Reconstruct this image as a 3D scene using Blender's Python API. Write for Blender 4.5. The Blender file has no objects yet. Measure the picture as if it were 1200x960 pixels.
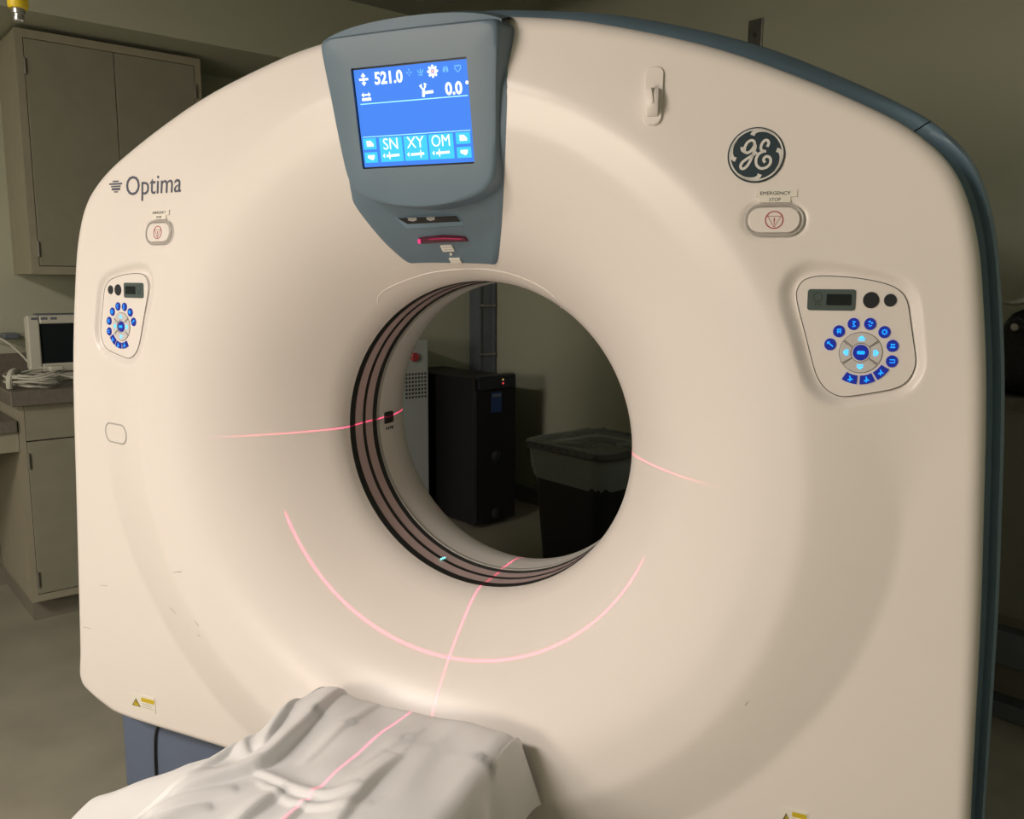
import bpy, bmesh, math, random
import numpy as np
from mathutils import Matrix, Vector

# ------------------------------------------------------------------ scene, camera, light
S = bpy.context.scene
COL = S.collection
Z0 = 1.0                       # height of the bore centre above the floor
RA = math.radians(-27.0)       # the room is turned against the scanner
CAM = np.array([0.7903, -1.7337, 0.3505 + Z0]); FPX = 998.87
YAW, PITCH, ROLL = math.radians(22.499), math.radians(8.567), math.radians(0.385)

def cam_axes():
    cy, sy, cp, sp = math.cos(YAW), math.sin(YAW), math.cos(PITCH), math.sin(PITCH)
    f = np.array([-sy*cp, cy*cp, -sp]); r = np.array([cy, sy, 0.]); u = np.cross(r, f)
    cr, sr = math.cos(ROLL), math.sin(ROLL)
    return cr*r + sr*u, -sr*r + cr*u, f
CR, CU, CF = cam_axes()
cd = bpy.data.cameras.new('camera'); cam = bpy.data.objects.new('camera', cd); COL.objects.link(cam)
cd.sensor_fit = 'HORIZONTAL'; cd.sensor_width = 36.0; cd.lens = FPX*36.0/1200.0; cd.clip_start = 0.02
m = Matrix.Identity(4)
for i in range(3):
    m[i][0], m[i][1], m[i][2], m[i][3] = CR[i], CU[i], -CF[i], CAM[i]
cam.matrix_world = m; S.camera = cam

vs = S.view_settings
vs.view_transform = 'Standard'; vs.look = 'None'; vs.exposure = 0.0; vs.gamma = 1.0; vs.use_curve_mapping = False
W = bpy.data.worlds.new('world'); S.world = W; W.use_nodes = True
W.node_tree.nodes['Background'].inputs[0].default_value = (0.5, 0.55, 0.5, 1)
W.node_tree.nodes['Background'].inputs[1].default_value = 0.02

RM = Matrix.Rotation(RA, 4, 'Z')          # room frame: local x = across, local y = towards the far wall
def room(e2, e1, z): return RM @ Vector((e2, e1, z))

def area(name, loc, target, sx, sy, power, color):
    l = bpy.data.lights.new(name, 'AREA'); l.shape = 'RECTANGLE'; l.size = sx; l.size_y = sy
    l.energy = power; l.color = color
    o = bpy.data.objects.new(name, l); COL.objects.link(o); o.location = loc
    o.rotation_euler = (Vector(target) - Vector(loc)).to_track_quat('-Z', 'Y').to_euler()
    return o
# the lit control-room window in the wall behind the camera
WIN = (0.62, -4.30, 1.62)                 # across, along, height (room frame)
area('control_window_light', room(WIN[0], WIN[1]+.05, WIN[2]), room(WIN[0], WIN[1]+3, WIN[2]), 1.0, 0.8, 32, (1.0, .86, .75))
# the ceiling fixture that lights the room, behind and to the left of the camera
area('ceiling_fixture_light', room(.12, -3.0, 2.60), room(.12, -3.0, 0), 1.1, .5, 98, (1.0, .885, .79))

area('far_fill_light', room(2.2, 1.75, 3.06), room(2.2, 1.75, 0), 1.1, .4, 3.2, (.88, 1.0, .88))  # added fill lamp, out of view, lifts the dark background beyond the gantry

# ------------------------------------------------------------------ helpers
def ray(px, py):
    d = CR*((px-600)/FPX) - CU*((py-480)/FPX) + CF
    return d/np.linalg.norm(d)
def link(o, parent=None):
    COL.objects.link(o)
    if parent is not None: o.parent = parent
    return o
def tag(o, label=None, cat=None, group=None, kind=None):
    if label: o['label'] = label
    if cat: o['category'] = cat
    if group: o['group'] = group
    if kind: o['kind'] = kind
    return o
def thing(name, label, cat, loc=(0, 0, 0), rotz=0., group=None):
    o = bpy.data.objects.new(name, None); o.empty_display_size = .05
    o.location = loc; o.rotation_euler = (0, 0, rotz)
    return tag(link(o), label, cat, group)

def obj(name, V, F, mat, parent=None, smooth=False, sharp=35):
    me = bpy.data.meshes.new(name)
    me.from_pydata([tuple(map(float, v)) for v in V], [], [tuple(int(i) for i in f) for f in F]); me.update()
    bm = bmesh.new(); bm.from_mesh(me); bmesh.ops.recalc_face_normals(bm, faces=bm.faces); bm.to_mesh(me); bm.free()
    if smooth:
        for p_ in me.polygons: p_.use_smooth = True
        me.set_sharp_from_angle(angle=math.radians(sharp))
    if mat: me.materials.append(mat)
    return link(bpy.data.objects.new(name, me), parent)

class MB:
    def __init__(s): s.V = []; s.F = []
    def add(s, V, F, M=None):
        n = len(s.V)
        for v in V:
            v = Vector(v); s.V.append(tuple(M @ v) if M is not None else tuple(v))
        s.F += [tuple(i+n for i in f) for f in F]; return s
    def box(s, x0, x1, y0, y1, z0, z1, b=0.0, M=None):
        bm = bmesh.new(); bmesh.ops.create_cube(bm, size=1)
        for v in bm.verts: v.co = Vector((x0+(v.co.x+.5)*(x1-x0), y0+(v.co.y+.5)*(y1-y0), z0+(v.co.z+.5)*(z1-z0)))
        if b: bmesh.ops.bevel(bm, geom=list(bm.edges), offset=b, segments=2, affect='EDGES', profile=.5)
        bm.verts.index_update()
        s.add([v.co.copy() for v in bm.verts], [[v.index for v in f.verts] for f in bm.faces], M); bm.free(); return s
    def prism(s, poly, t0, t1, M=None, bev=0.0):
        """polygon in local xy, extruded along local z; optional chamfer at t1"""
        n = len(poly); poly = [Vector((a[0], a[1])) for a in poly]
        rings = [[(a.x, a.y, t0) for a in poly]]
        if bev:
            c = sum(poly, Vector((0, 0)))/n
            R_ = max((a-c).length for a in poly); k = 1-bev/R_
            rings.append([(a.x, a.y, t1-(bev if t1 > t0 else -bev)) for a in poly])
            rings.append([(c.x+(a.x-c.x)*k, c.y+(a.y-c.y)*k, t1) for a in poly])
        else: rings.append([(a.x, a.y, t1) for a in poly])
        V = sum(rings, []); F = [list(range(n))[::-1], list(range((len(rings)-1)*n, len(rings)*n))]
        for r in range(len(rings)-1):
            for i in range(n):
                j = (i+1) % n; F.append((r*n+i, r*n+j, (r+1)*n+j, (r+1)*n+i))
        return s.add(V, F, M)
    def tube(s, pts, rad, n=8, M=None, closed=False):
        pts = [Vector(q) for q in pts]; N = len(pts); V = []; F = []; prev = None
        for i, q in enumerate(pts):
            a = pts[(i-1) % N] if closed else pts[max(i-1, 0)]; b = pts[(i+1) % N] if closed else pts[min(i+1, N-1)]
            t = (b-a).normalized()
            if prev is None: u = t.orthogonal().normalized()
            else: u = (prev - t*prev.dot(t)).normalized()
            prev = u; w = t.cross(u); r = rad[i] if isinstance(rad, (list, tuple)) else rad
            for k in range(n):
                an = 2*math.pi*k/n; V.append(q + (u*math.cos(an)+w*math.sin(an))*r)
        for i in range(N if closed else N-1):
            for k in range(n):
                j = (i+1) % N; F.append((i*n+k, i*n+(k+1) % n, j*n+(k+1) % n, j*n+k))
        if not closed: F += [tuple(range(n))[::-1], tuple(range((N-1)*n, N*n))]
        return s.add(V, F, M)
    def cyl(s, c, r, t0, t1, n=24, M=None, bev=0.0, ry=None):
        ry = ry or r
        return s.prism([(c[0]+r*math.cos(2*math.pi*i/n), c[1]+ry*math.sin(2*math.pi*i/n)) for i in range(n)], t0, t1, M, bev)
    def lathe_y(s, prof, n=96, closed=False):
        """profile of (r, y) turned about the bore axis"""
        V = []; F = []; k = len(prof)
        for i in range(n):
            a = 2*math.pi*i/n
            for r, y in prof: V.append((r*math.cos(a), y, Z0+r*math.sin(a)))
        for i in range(n):
            j = (i+1) % n
            for q in range(k if closed else k-1):
                q2 = (q+1) % k; F.append((i*k+q, j*k+q, j*k+q2, i*k+q2))
        return s.add(V, F)
    def lathe_z(s, prof, c=(0, 0), n=32, M=None):
        V = []; F = []; k = len(prof)
        for i in range(n):
            a = 2*math.pi*i/n
            for r, z in prof: V.append((c[0]+r*math.cos(a), c[1]+r*math.sin(a), z))
        for i in range(n):
            j = (i+1) % n
            for q in range(k-1): F.append((i*k+q, j*k+q, j*k+q+1, i*k+q+1))
        F += [tuple(i*k for i in range(n))[::-1], tuple(i*k+k-1 for i in range(n))]
        return s.add(V, F, M)
    def ribbon(s, pts, w, t0, t1, M=None, closed=False):
        """flat stroke of width w along a 2-D polyline, from height t0 to t1"""
        N = len(pts); P2 = [Vector((q[0], q[1])) for q in pts]; V = []; F = []
        for i, q in enumerate(P2):
            a = P2[(i-1) % N] if closed else P2[max(i-1, 0)]; b = P2[(i+1) % N] if closed else P2[min(i+1, N-1)]
            t = (b-a).normalized(); nrm = Vector((-t.y, t.x)); ww = (w[i] if isinstance(w, (list, tuple)) else w)/2
            for sg in (1, -1):
                for tt in (t0, t1): V.append(((q+nrm*ww*sg).x, (q+nrm*ww*sg).y, tt))
        for i in range(N if closed else N-1):
            j = (i+1) % N
            for a, b in ((0, 1), (1, 3), (3, 2), (2, 0)): F.append((i*4+a, i*4+b, j*4+b, j*4+a))
        if not closed: F += [(0, 1, 3, 2), ((N-1)*4, (N-1)*4+2, (N-1)*4+3, (N-1)*4+1)]
        return s.add(V, F, M)
    def build(s, name, mat, parent=None, smooth=False, sharp=35): return obj(name, s.V, s.F, mat, parent, smooth, sharp)

def spline(pts, n=8, closed=False):
    pts = [np.array(q, float) for q in pts]; N = len(pts); out = []
    for i in range(N if closed else N-1):
        g = (lambda k: pts[k % N]) if closed else (lambda k: pts[min(max(k, 0), N-1)])
        a, b, c, d = g(i-1), g(i), g(i+1), g(i+2)
        for k in range(n):
            t = k/n
            out.append(.5*((2*b)+(-a+c)*t+(2*a-5*b+4*c-d)*t*t+(-a+3*b-3*c+d)*t**3))
    if not closed: out.append(pts[-1])
    return [tuple(q) for q in out]
def rrect(w, h, r, n=5, cx=0, cy=0):
    o = []
    for sx, sy, a0 in ((1, 1, 0), (-1, 1, 90), (-1, -1, 180), (1, -1, 270)):
        for k in range(n+1):
            a = math.radians(a0+90*k/n); o.append((cx+sx*(w/2-r)+r*math.cos(a), cy+sy*(h/2-r)+r*math.sin(a)))
    return o

# ------------------------------------------------------------------ materials
def mat(name, col, rough=.5, metal=0., vary=.0, scale=8., bump=0., bscale=60., spec=.5, emit=None, estr=1., coat=0., trans=0., alpha=1., stretch=None):
    M = bpy.data.materials.new(name); M.use_nodes = True; nt = M.node_tree; N = nt.nodes; L = nt.links
    b = N['Principled BSDF']
    b.inputs['Base Color'].default_value = (*col, 1); b.inputs['Roughness'].default_value = rough
    b.inputs['Metallic'].default_value = metal; b.inputs['Specular IOR Level'].default_value = spec
    b.inputs['Coat Weight'].default_value = coat; b.inputs['Transmission Weight'].default_value = trans; b.inputs['Alpha'].default_value = alpha
    if emit: b.inputs['Emission Color'].default_value = (*emit, 1); b.inputs['Emission Strength'].default_value = estr
    tc = N.new('ShaderNodeTexCoord'); vec = tc.outputs['Object']
    if stretch:
        mp = N.new('ShaderNodeMapping'); mp.inputs['Scale'].default_value = stretch; L.new(vec, mp.inputs[0]); vec = mp.outputs[0]
    if vary:
        nz = N.new('ShaderNodeTexNoise'); nz.inputs['Scale'].default_value = scale; nz.inputs['Detail'].default_value = 4; L.new(vec, nz.inputs['Vector'])
        rp = N.new('ShaderNodeValToRGB'); L.new(nz.outputs['Fac'], rp.inputs[0])
        rp.color_ramp.elements[0].position = .3; rp.color_ramp.elements[1].position = .7
        rp.color_ramp.elements[0].color = (*[max(0, c*(1-vary)) for c in col], 1); rp.color_ramp.elements[1].color = (*[min(1, c*(1+vary)) for c in col], 1)
        L.new(rp.outputs[0], b.inputs['Base Color'])
    if bump:
        n2 = N.new('ShaderNodeTexNoise'); n2.inputs['Scale'].default_value = bscale; n2.inputs['Detail'].default_value = 3; L.new(vec, n2.inputs['Vector'])
        bp = N.new('ShaderNodeBump'); bp.inputs['Strength'].default_value = bump; bp.inputs['Distance'].default_value = .01
        L.new(n2.outputs['Fac'], bp.inputs['Height']); L.new(bp.outputs[0], b.inputs['Normal'])
    return M
M_white = mat('gantry_white', (.82, .775, .742), .30, vary=.012, scale=3, spec=.42)
M_pad = mat('pad_white', (.82, .775, .745), .4, vary=.01)
M_slate = mat('slate_blue_plastic', (.14, .205, .265), .45, vary=.05, scale=5)
M_slate2 = mat('slate_blue_side', (.175, .27, .36), .40, vary=.05, scale=5)
M_base = mat('base_blue', (.12, .155, .235), .5, vary=.05)
M_edge = mat('edge_trim', (.72, .72, .70), .3, metal=.2)
M_black = mat('matte_black', (.012, .012, .013), .5, vary=.2)
M_seal = mat('seal_black', (.018, .02, .02), .45)
M_film = mat('scan_window_film', (.60, .46, .46), .28, vary=.04)
M_liner = mat('bore_liner', (.80, .79, .76), .38, vary=.01)
M_grey = mat('warm_grey_plastic', (.46, .45, .43), .4)
M_gap = mat('gap_dark', (.05, .048, .045), .7)
M_silver = mat('segment_silver', (.64, .62, .61), .35)
M_knob = mat('knob_black', (.02, .024, .032), .4, vary=.2, scale=40)
M_lcdf = mat('lcd_frame', (.075, .105, .105), .35)
M_lcd = mat('lcd_black', (.012, .016, .018), .3, spec=.25)
M_btn = mat('button_blue', (.01, .012, .12), .3, emit=(.001, .012, .20), estr=1.0)
M_icon = mat('icon_cyan', (.02, .3, .9), .3, emit=(.0, .36, 1.25), estr=1.0)
M_iconl = mat('icon_light_cyan', (.1, .5, .9), .3, emit=(.05, .62, 1.2), estr=1.0)
M_scr = mat('screen_blue', (.02, .05, .2), .45, spec=.12, emit=(.045, .215, .82), estr=1.0)
M_tile = mat('screen_tile', (.02, .1, .2), .45, spec=.12, emit=(.045, .62, .88), estr=1.0)
M_swhite = mat('screen_white', (.3, .3, .3), .3, emit=(.80, .95, 1.0), estr=1.05)
M_sline = mat('screen_line', (.1, .3, .3), .3, emit=(.30, .80, .98), estr=1.0)
M_sdim = mat('screen_dim_icon', (.02, .1, .3), .3, emit=(.06, .42, .88), estr=1.0)
M_sorange = mat('screen_orange', (.3, .1, .0), .3, emit=(.95, .45, .42), estr=1.0)
M_red = mat('stop_red', (.42, .05, .06), .4)
M_redglow = mat('laser_slit_red', (.035, .002, .008), .15, emit=(.030, .0, .006), estr=1.0)
M_redspot = mat('laser_spot_red', (.3, .01, .05), .2, emit=(.85, .04, .22))
M_text = mat('print_slate', (.095, .105, .145), .5)
M_print = mat('print_black', (.03, .03, .03), .6)
M_sticker = mat('sticker_white', (.82, .79, .72), .5)
M_yellow = mat('warning_yellow', (.62, .47, .02), .5)
M_logo = mat('logo_teal', (.030, .052, .066), .35)
M_logosil = mat('logo_silver', (.74, .73, .70), .35)
M_wall = mat('painted_wall', (.43, .445, .345), .8, vary=.03, scale=1.5, bump=.06, bscale=140)
M_ceil = mat('ceiling_paint', (.22, .23, .20), .9, vary=.04, scale=2)
M_floor = mat('sheet_vinyl_floor', (.33, .315, .25), .28, vary=.10, scale=5, bump=.03, bscale=30)
M_base_b = mat('vinyl_base', (.20, .19, .15), .5, vary=.05)
M_cab = mat('cabinet_laminate', (.30, .28, .21), .5, vary=.05, scale=14)
M_cabd = mat('cabinet_door', (.25, .245, .185), .5, vary=.05, scale=14)
M_counter = mat('counter_laminate', (.15, .135, .11), .4, vary=.12, scale=60)
M_metal = mat('brushed_steel', (.42, .42, .40), .3, metal=.9, vary=.08, scale=40)
M_hinge = mat('painted_hinge', (.20, .195, .16), .4, metal=.3)
M_ivory = mat('ivory_plastic', (.55, .545, .47), .45, vary=.03)
M_cable = mat('white_cable', (.52, .52, .45), .5)
M_dark = mat('ups_black', (.006, .0065, .008), .55, vary=.2, scale=20)
M_bluel = mat('label_blue', (.02, .05, .16), .5)
M_rack = mat('rail_grey', (.13, .155, .18), .45, vary=.06)
M_pgrey = mat('cabinet_paint_grey', (.42, .46, .45), .5, vary=.02)
M_bag = mat('black_leather', (.016, .017, .02), .38, bump=.5, bscale=90)
M_paper = mat('paper', (.55, .54, .50), .8)
M_yel = mat('hose_yellow', (.62, .46, .01), .45)
M_frame = mat('window_frame_paint', (.35, .34, .30), .5)
M_diff = mat('lamp_diffuser', (.8, .8, .78), .5, emit=(1, .92, .82), estr=1.5)
M_pane = mat('lit_window_pane', (.8, .75, .7), .2, emit=(1.0, .80, .60), estr=6)
def cloth():
    M = mat('sheet_cotton', (.80, .81, .83), .85, vary=.015, scale=6, bump=.25, bscale=22)
    for n_ in M.node_tree.nodes:
        if n_.type == 'TEX_NOISE' and n_.inputs['Scale'].default_value == 22: n_.noise_type = 'RIDGED_MULTIFRACTAL'; n_.inputs['Scale'].default_value = 7.0; n_.inputs['Detail'].default_value = 2
        if n_.type == 'BUMP': n_.inputs['Distance'].default_value = .012; n_.inputs['Strength'].default_value = .16
    b = M.node_tree.nodes['Principled BSDF']; b.inputs['Sheen Weight'].default_value = .15
    return M
M_sheet = cloth()
def liner_mat():
    M = mat('clear_bag', (.55, .6, .6), .25, alpha=.42, bump=.8, bscale=25); return M
M_bagclear = liner_mat()

# ------------------------------------------------------------------ the room
def slab(name, x0, x1, y0, y1, z0, z1, mt, label, cat='wall'):
    b = MB().box(x0, x1, y0, y1, z0, z1)
    o = b.build(name, mt); o.rotation_euler = (0, 0, RA)
    return tag(o, label, cat, kind='structure')
XL, XR, YB, YF, HC = -2.74, 2.9, -4.4, 2.22, 2.635
slab('floor', XL-.1, XR+.1, YB-.1, YF+.1, -.1, 0, M_floor, 'grey green sheet vinyl floor with a dull shine', 'floor')
HH = 3.1                     # the ceiling is higher over the far strip of the room
cb = MB(); cb.box(XL-.1, XR+.1, YB-.1, 1.33, HC, HC+.1); cb.box(XL-.1, XR+.1, 1.23, 1.33, HC+.1, HH); cb.box(XL-.1, XR+.1, 1.23, YF+.1, HH, HH+.1)
co = cb.build('ceiling', M_ceil); co.rotation_euler = (0, 0, RA); tag(co, 'dim grey ceiling over the scanner room', 'ceiling', kind='structure')
slab('wall_left', XL-.1, XL, YB-.1, YF+.1, 0, HH, M_wall, 'olive grey painted wall behind the cabinets')
slab('wall_back', XL, XR, YF, YF+.1, 0, HH, M_wall, 'olive grey painted wall behind the scanner')
slab('wall_right', XR, XR+.1, YB-.1, YF+.1, 0, HH, M_wall, 'olive grey painted wall to the right, out of view')
def rear_wall():
    x, z, w, h = WIN[0], WIN[2], 1.06, .86
    b = MB()
    b.box(XL, x-w/2, YB-.1, YB, 0, HC); b.box(x+w/2, XR, YB-.1, YB, 0, HC)
    b.box(x-w/2, x+w/2, YB-.1, YB, 0, z-h/2); b.box(x-w/2, x+w/2, YB-.1, YB, z+h/2, HC)
    o = b.build('wall_rear', M_wall); o.rotation_euler = (0, 0, RA); tag(o, 'olive grey wall with the lit control window', 'wall', kind='structure')
    t = thing('window_1', 'lit control room window in the wall facing the scanner', 'window', room(x, YB, z), RA); t['kind'] = 'structure'
    f = MB()
    for a in ((-w/2, -w/2+.04, -h/2, h/2), (w/2-.04, w/2, -h/2, h/2), (-w/2, w/2, -h/2, -h/2+.04), (-w/2, w/2, h/2-.04, h/2)):
        f.box(a[0], a[1], -.08, .03, a[2], a[3])
    f.build('window_frame', M_frame, t)
    MB().box(-w/2+.03, w/2-.03, -.06, -.05, -h/2+.03, h/2-.03).build('pane', M_pane, t)
rear_wall()
def ceiling_fixture(label, loc):
    t = thing('ceiling_light', label, 'light', loc, RA)
    f = MB()
    for a in ((-.62, -.57, -.32, .32), (.57, .62, -.32, .32), (-.57, .57, -.32, -.27), (-.57, .57, .27, .32)): f.box(*a, -.025, 0)
    f.build('frame', M_frame, t); MB().box(-.57, .57, -.27, .27, -.012, 0).build('diffuser', M_diff, t)
ceiling_fixture('rectangular ceiling light behind the viewer', room(.12, -3.0, HC))
ceiling_fixture('added unseen rectangular ceiling light that brightens the strip behind the scanner', room(2.2, 1.75, HH))  # invented fixture body to go with the added fill lamp
sf = MB(); sf.box(XL, -2.20, YB, 1.33, 2.325, HC); sf.box(XL, -2.20, 1.33, YF, 2.325, HH)
so = sf.build('trim_1', M_wall); so.rotation_euler = (0, 0, RA); tag(so, 'painted soffit running above the wall cabinet', 'soffit', kind='structure')
slab('baseboard_back', XL, XR, YF-.012, YF, 0, .10, M_base_b, 'dark vinyl base strip along the far wall', 'baseboard')
slab('baseboard_left', XL, XL+.012, YB, YF-.012, 0, .10, M_base_b, 'dark vinyl base strip along the cabinet wall', 'baseboard')

# ------------------------------------------------------------------ gantry face surface
HALF = [(0, .830), (.08, .827), (.16, .818), (.268, .803), (.35, .785), (.47, .752), (.565, .719), (.66, .678), (.738, .640), (.81, .600), (.858, .563), (.89, .527),
        (.913, .482), (.932, .42), (.945, .342), (.961, .195), (.974, -.02), (.984, -.22), (.995, -.55), (1.003, -.640), (1.002, -.658), (.989, -.682),
        (.925, -.716), (.857, -.733), (.64, -.744), (.4, -.754), (.2, -.760), (0, -.762)]
HALF = [(x*1.0055, z) for x, z in HALF]
_full = HALF + [(-x, z) for x, z in HALF[-2:0:-1]]
_poly = np.array(spline(_full, 10, True))
_ang = np.unwrap(np.arctan2(_poly[:, 1], _poly[:, 0])); _rad = np.hypot(_poly[:, 0], _poly[:, 1])
_o = np.argsort(_ang % (2*np.pi)); _pa, _pr = (_ang % (2*np.pi))[_o], _rad[_o]
def outline(phi): return np.interp(np.asarray(phi) % (2*np.pi), _pa, _pr, period=2*np.pi)

_rs = np.linspace(.35, 1.4, 2101)
def _profile():
    y = np.zeros_like(_rs); u = _rs-.35
    y[:] = -.0311-1.5787*u+2.359*u*u
    # fillet into the bore
    t = np.linspace(0, 1, 60); bx = (1-t)**2*.35+2*t*(1-t)*.3505+t*t*.374; by = 2*t*(1-t)*(-.030)+t*t*(-.0677)
    mk = _rs < .374; y[mk] = np.interp(_rs[mk], bx, by)
    k = _rs > .655; sl = np.interp(_rs, [.655, .70, .728, .78, 1.4], [-.14, -.11, .20, .25, .28]); h = _rs[1]-_rs[0]
    y0 = -.0311-1.5787*.305+2.359*.305**2
    y[k] = y0+np.cumsum(sl[k])*h
    return y
_ry = _profile()
def sstep(a, b, x): t = np.clip((x-a)/(b-a), 0, 1); return t*t*(3-2*t)
def face(x, z):
    """y of the white cover, z measured from the bore centre"""
    x = np.asarray(x, float); z = np.asarray(z, float); r = np.hypot(x, z)
    b = np.interp(r, _rs, _ry)
    o = -.2650 - .008*sstep(-.1, -.65, z) + .008*sstep(.02, .42, z)
    kk = .0025 + .03*sstep(-.05, .3, z)
    hh = np.clip(.5+.5*(o-b)/kk, 0, 1)
    return np.where(r > .7, o*(1-hh)+b*hh-kk*hh*(1-hh), b)
def normal(x, z):
    e = 1e-3
    n = np.array([-(float(face(x+e, z))-float(face(x-e, z)))/(2*e), 1., -(float(face(x, z+e))-float(face(x, z-e)))/(2*e)])
    n = -n/np.linalg.norm(n); return n
def hit(px, py):
    d = ray(px, py); lo = .8
    ts = np.linspace(.8, 3.6, 1400); P = CAM[None]+d[None]*ts[:, None]
    s = P[:, 1]-face(P[:, 0], P[:, 2]-Z0); i = int(np.argmax(s > 0)); a, b = s[i-1], s[i]
    return CAM+d*(ts[i-1]+(ts[i]-ts[i-1])*(-a)/(b-a))
def frame_at(P, lift=0.):
    """local frame on the cover: x to the right, y up, z out of the face"""
    n = normal(P[0], P[2]-Z0); up = np.array([0, 0, 1.]); x = np.cross(up, n); x /= np.linalg.norm(x); y = np.cross(n, x)
    M = Matrix.Identity(4); o = np.array(P)+n*lift
    for i in range(3): M[i][0], M[i][1], M[i][2], M[i][3] = x[i], y[i], n[i], o[i]
    return M
def local(M, px, py):
    d = ray(px, py); n = np.array([M[i][2] for i in range(3)]); o = np.array([M[i][3] for i in range(3)])
    P = CAM+d*(((o-CAM)@n)/(d@n)); q = M.inverted() @ Vector(P); return (q.x, q.y)
def on_face(x, z, lift=0.): return frame_at((x, float(face(x, z)), z+Z0), lift)

# control panels: outline read from the right-hand one, mirrored for the left-hand one
PX, PZ = .784, .2421
MR = on_face(PX, PZ)
def crop(cx, cy): return local(MR, 900+cx/5.335, 300+cy/5.335)
PAD = [crop(*q) for q in [(175, 240), (185, 190), (220, 145), (290, 121), (400, 118), (560, 130), (700, 155), (790, 185), (850, 230), (880, 290),
       (895, 380), (915, 520), (930, 640), (920, 710), (880, 780), (810, 825), (700, 850), (560, 872), (470, 880), (400, 860), (340, 810), (300, 740), (270, 640), (230, 480), (190, 330)]]
_c0 = crop(582, 602)
PAD = spline([(a-_c0[0], b-_c0[1]) for a, b in PAD], 3, True)
def crop0(cx, cy): a = crop(cx, cy); return (a[0]-_c0[0], a[1]-_c0[1])

def poly_sdf(P, poly):
    poly = np.array(poly); a = poly; b = np.roll(poly, -1, 0); d = b-a
    out = np.full(len(P), 1e9); inside = np.zeros(len(P), bool)
    for i in range(len(a)):
        w = P-a[i]; t = np.clip((w@d[i])/(d[i]@d[i]), 0, 1); out = np.minimum(out, np.hypot(*(w-t[:, None]*d[i]).T))
        c = ((a[i, 1] > P[:, 1]) != (b[i, 1] > P[:, 1])); xx = d[i, 0]*(P[:, 1]-a[i, 1])/(d[i, 1] if abs(d[i, 1]) > 1e-12 else 1e-12)+a[i, 0]
        inside ^= c & (P[:, 0] < xx)
    return np.where(inside, -out, out)
ESX, ESZ = .642, .4495

scanner = thing('ct_scanner', 'large white medical scanner gantry with round bore and slate blue display hood', 'scanner', (0, .2, 0))
scanner.location = (0, 0, 0)

def front_cover():
    nphi, nr = 840, 170
    ph = np.linspace(0, 2*np.pi, nphi, endpoint=False); Ro = outline(ph)
    rim = np.concatenate([np.linspace(0, .06, 16), np.linspace(.06, 1, nr-16)[1:]])
    FR = .028
    edge = [FR*(1-math.cos(a)) for a in np.linspace(math.pi/2, 0, 9)]        # distances from the rim of the outline
    rr = [.3503+(Ro-FR-.3503)*t for t in rim]
    X = []; Yv = []; Zv = []
    for r in rr:
        X.append(r*np.cos(ph)); Zv.append(r*np.sin(ph)); Yv.append(face(X[-1], Zv[-1]))
    for k, a in enumerate(np.linspace(0, math.pi/2, 9)[1:]):
        r = Ro-FR+FR*math.sin(a); x = r*np.cos(ph); z = r*np.sin(ph)
        X.append(x); Zv.append(z); Yv.append(face(x, z)+FR*(1-math.cos(a)))
    r = Ro; last = Yv[-1]
    for d in (.02, .045): X.append(r*np.cos(ph)); Zv.append(r*np.sin(ph)); Yv.append(last+d)
    X = np.array(X); Yv = np.array(Yv); Zv = np.array(Zv)
    flat = np.stack([X.ravel(), Zv.ravel()], -1); dy = np.zeros(len(flat))
    for sg in (1, -1):
        F_ = MR if sg > 0 else None
        ex = np.array([MR[0][0], MR[2][0]]); ey = np.array([MR[0][1], MR[2][1]])
        P2 = [(PX+q[0]*ex[0]+q[1]*ey[0], PZ+q[0]*ex[1]+q[1]*ey[1]) for q in PAD]
        Q = flat*np.array([sg, 1]); near = (np.abs(Q[:, 0]-PX) < .2) & (np.abs(Q[:, 1]-PZ) < .2)
        sd = np.full(len(Q), 1.); sd[near] = poly_sdf(Q[near], P2)
        side = sstep(.02, -.10, Q[:, 0]-PX)                       # the pocket is wider towards the bore
        wd = .014+.012*side+.004*sstep(0, .08, Q[:, 1]-PZ)
        dy += (.0112+.0008*side)*(1-sstep(.10, 1.0, sd/wd))
        # oval seat round the stop button
        qx = np.maximum(np.abs(Q[:, 0]-ESX)-.0215, 0); sd = np.hypot(qx, (Q[:, 1]-ESZ))-.0225
        dy += .005*(1-sstep(.0, .008, sd))
    Yv = (Yv.ravel()+dy).reshape(Yv.shape)
    V = np.stack([X.ravel(), Yv.ravel(), Zv.ravel()+Z0], -1); n = len(X); F = []
    for i in range(n-1):
        for j in range(nphi):
            k = (j+1) % nphi; F.append((i*nphi+j, i*nphi+k, (i+1)*nphi+k, (i+1)*nphi+j))
    o = obj('front_cover', V, F, M_white, scanner, True, 60)
    return V[(n-1)*nphi:]
_skirt = front_cover()

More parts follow.
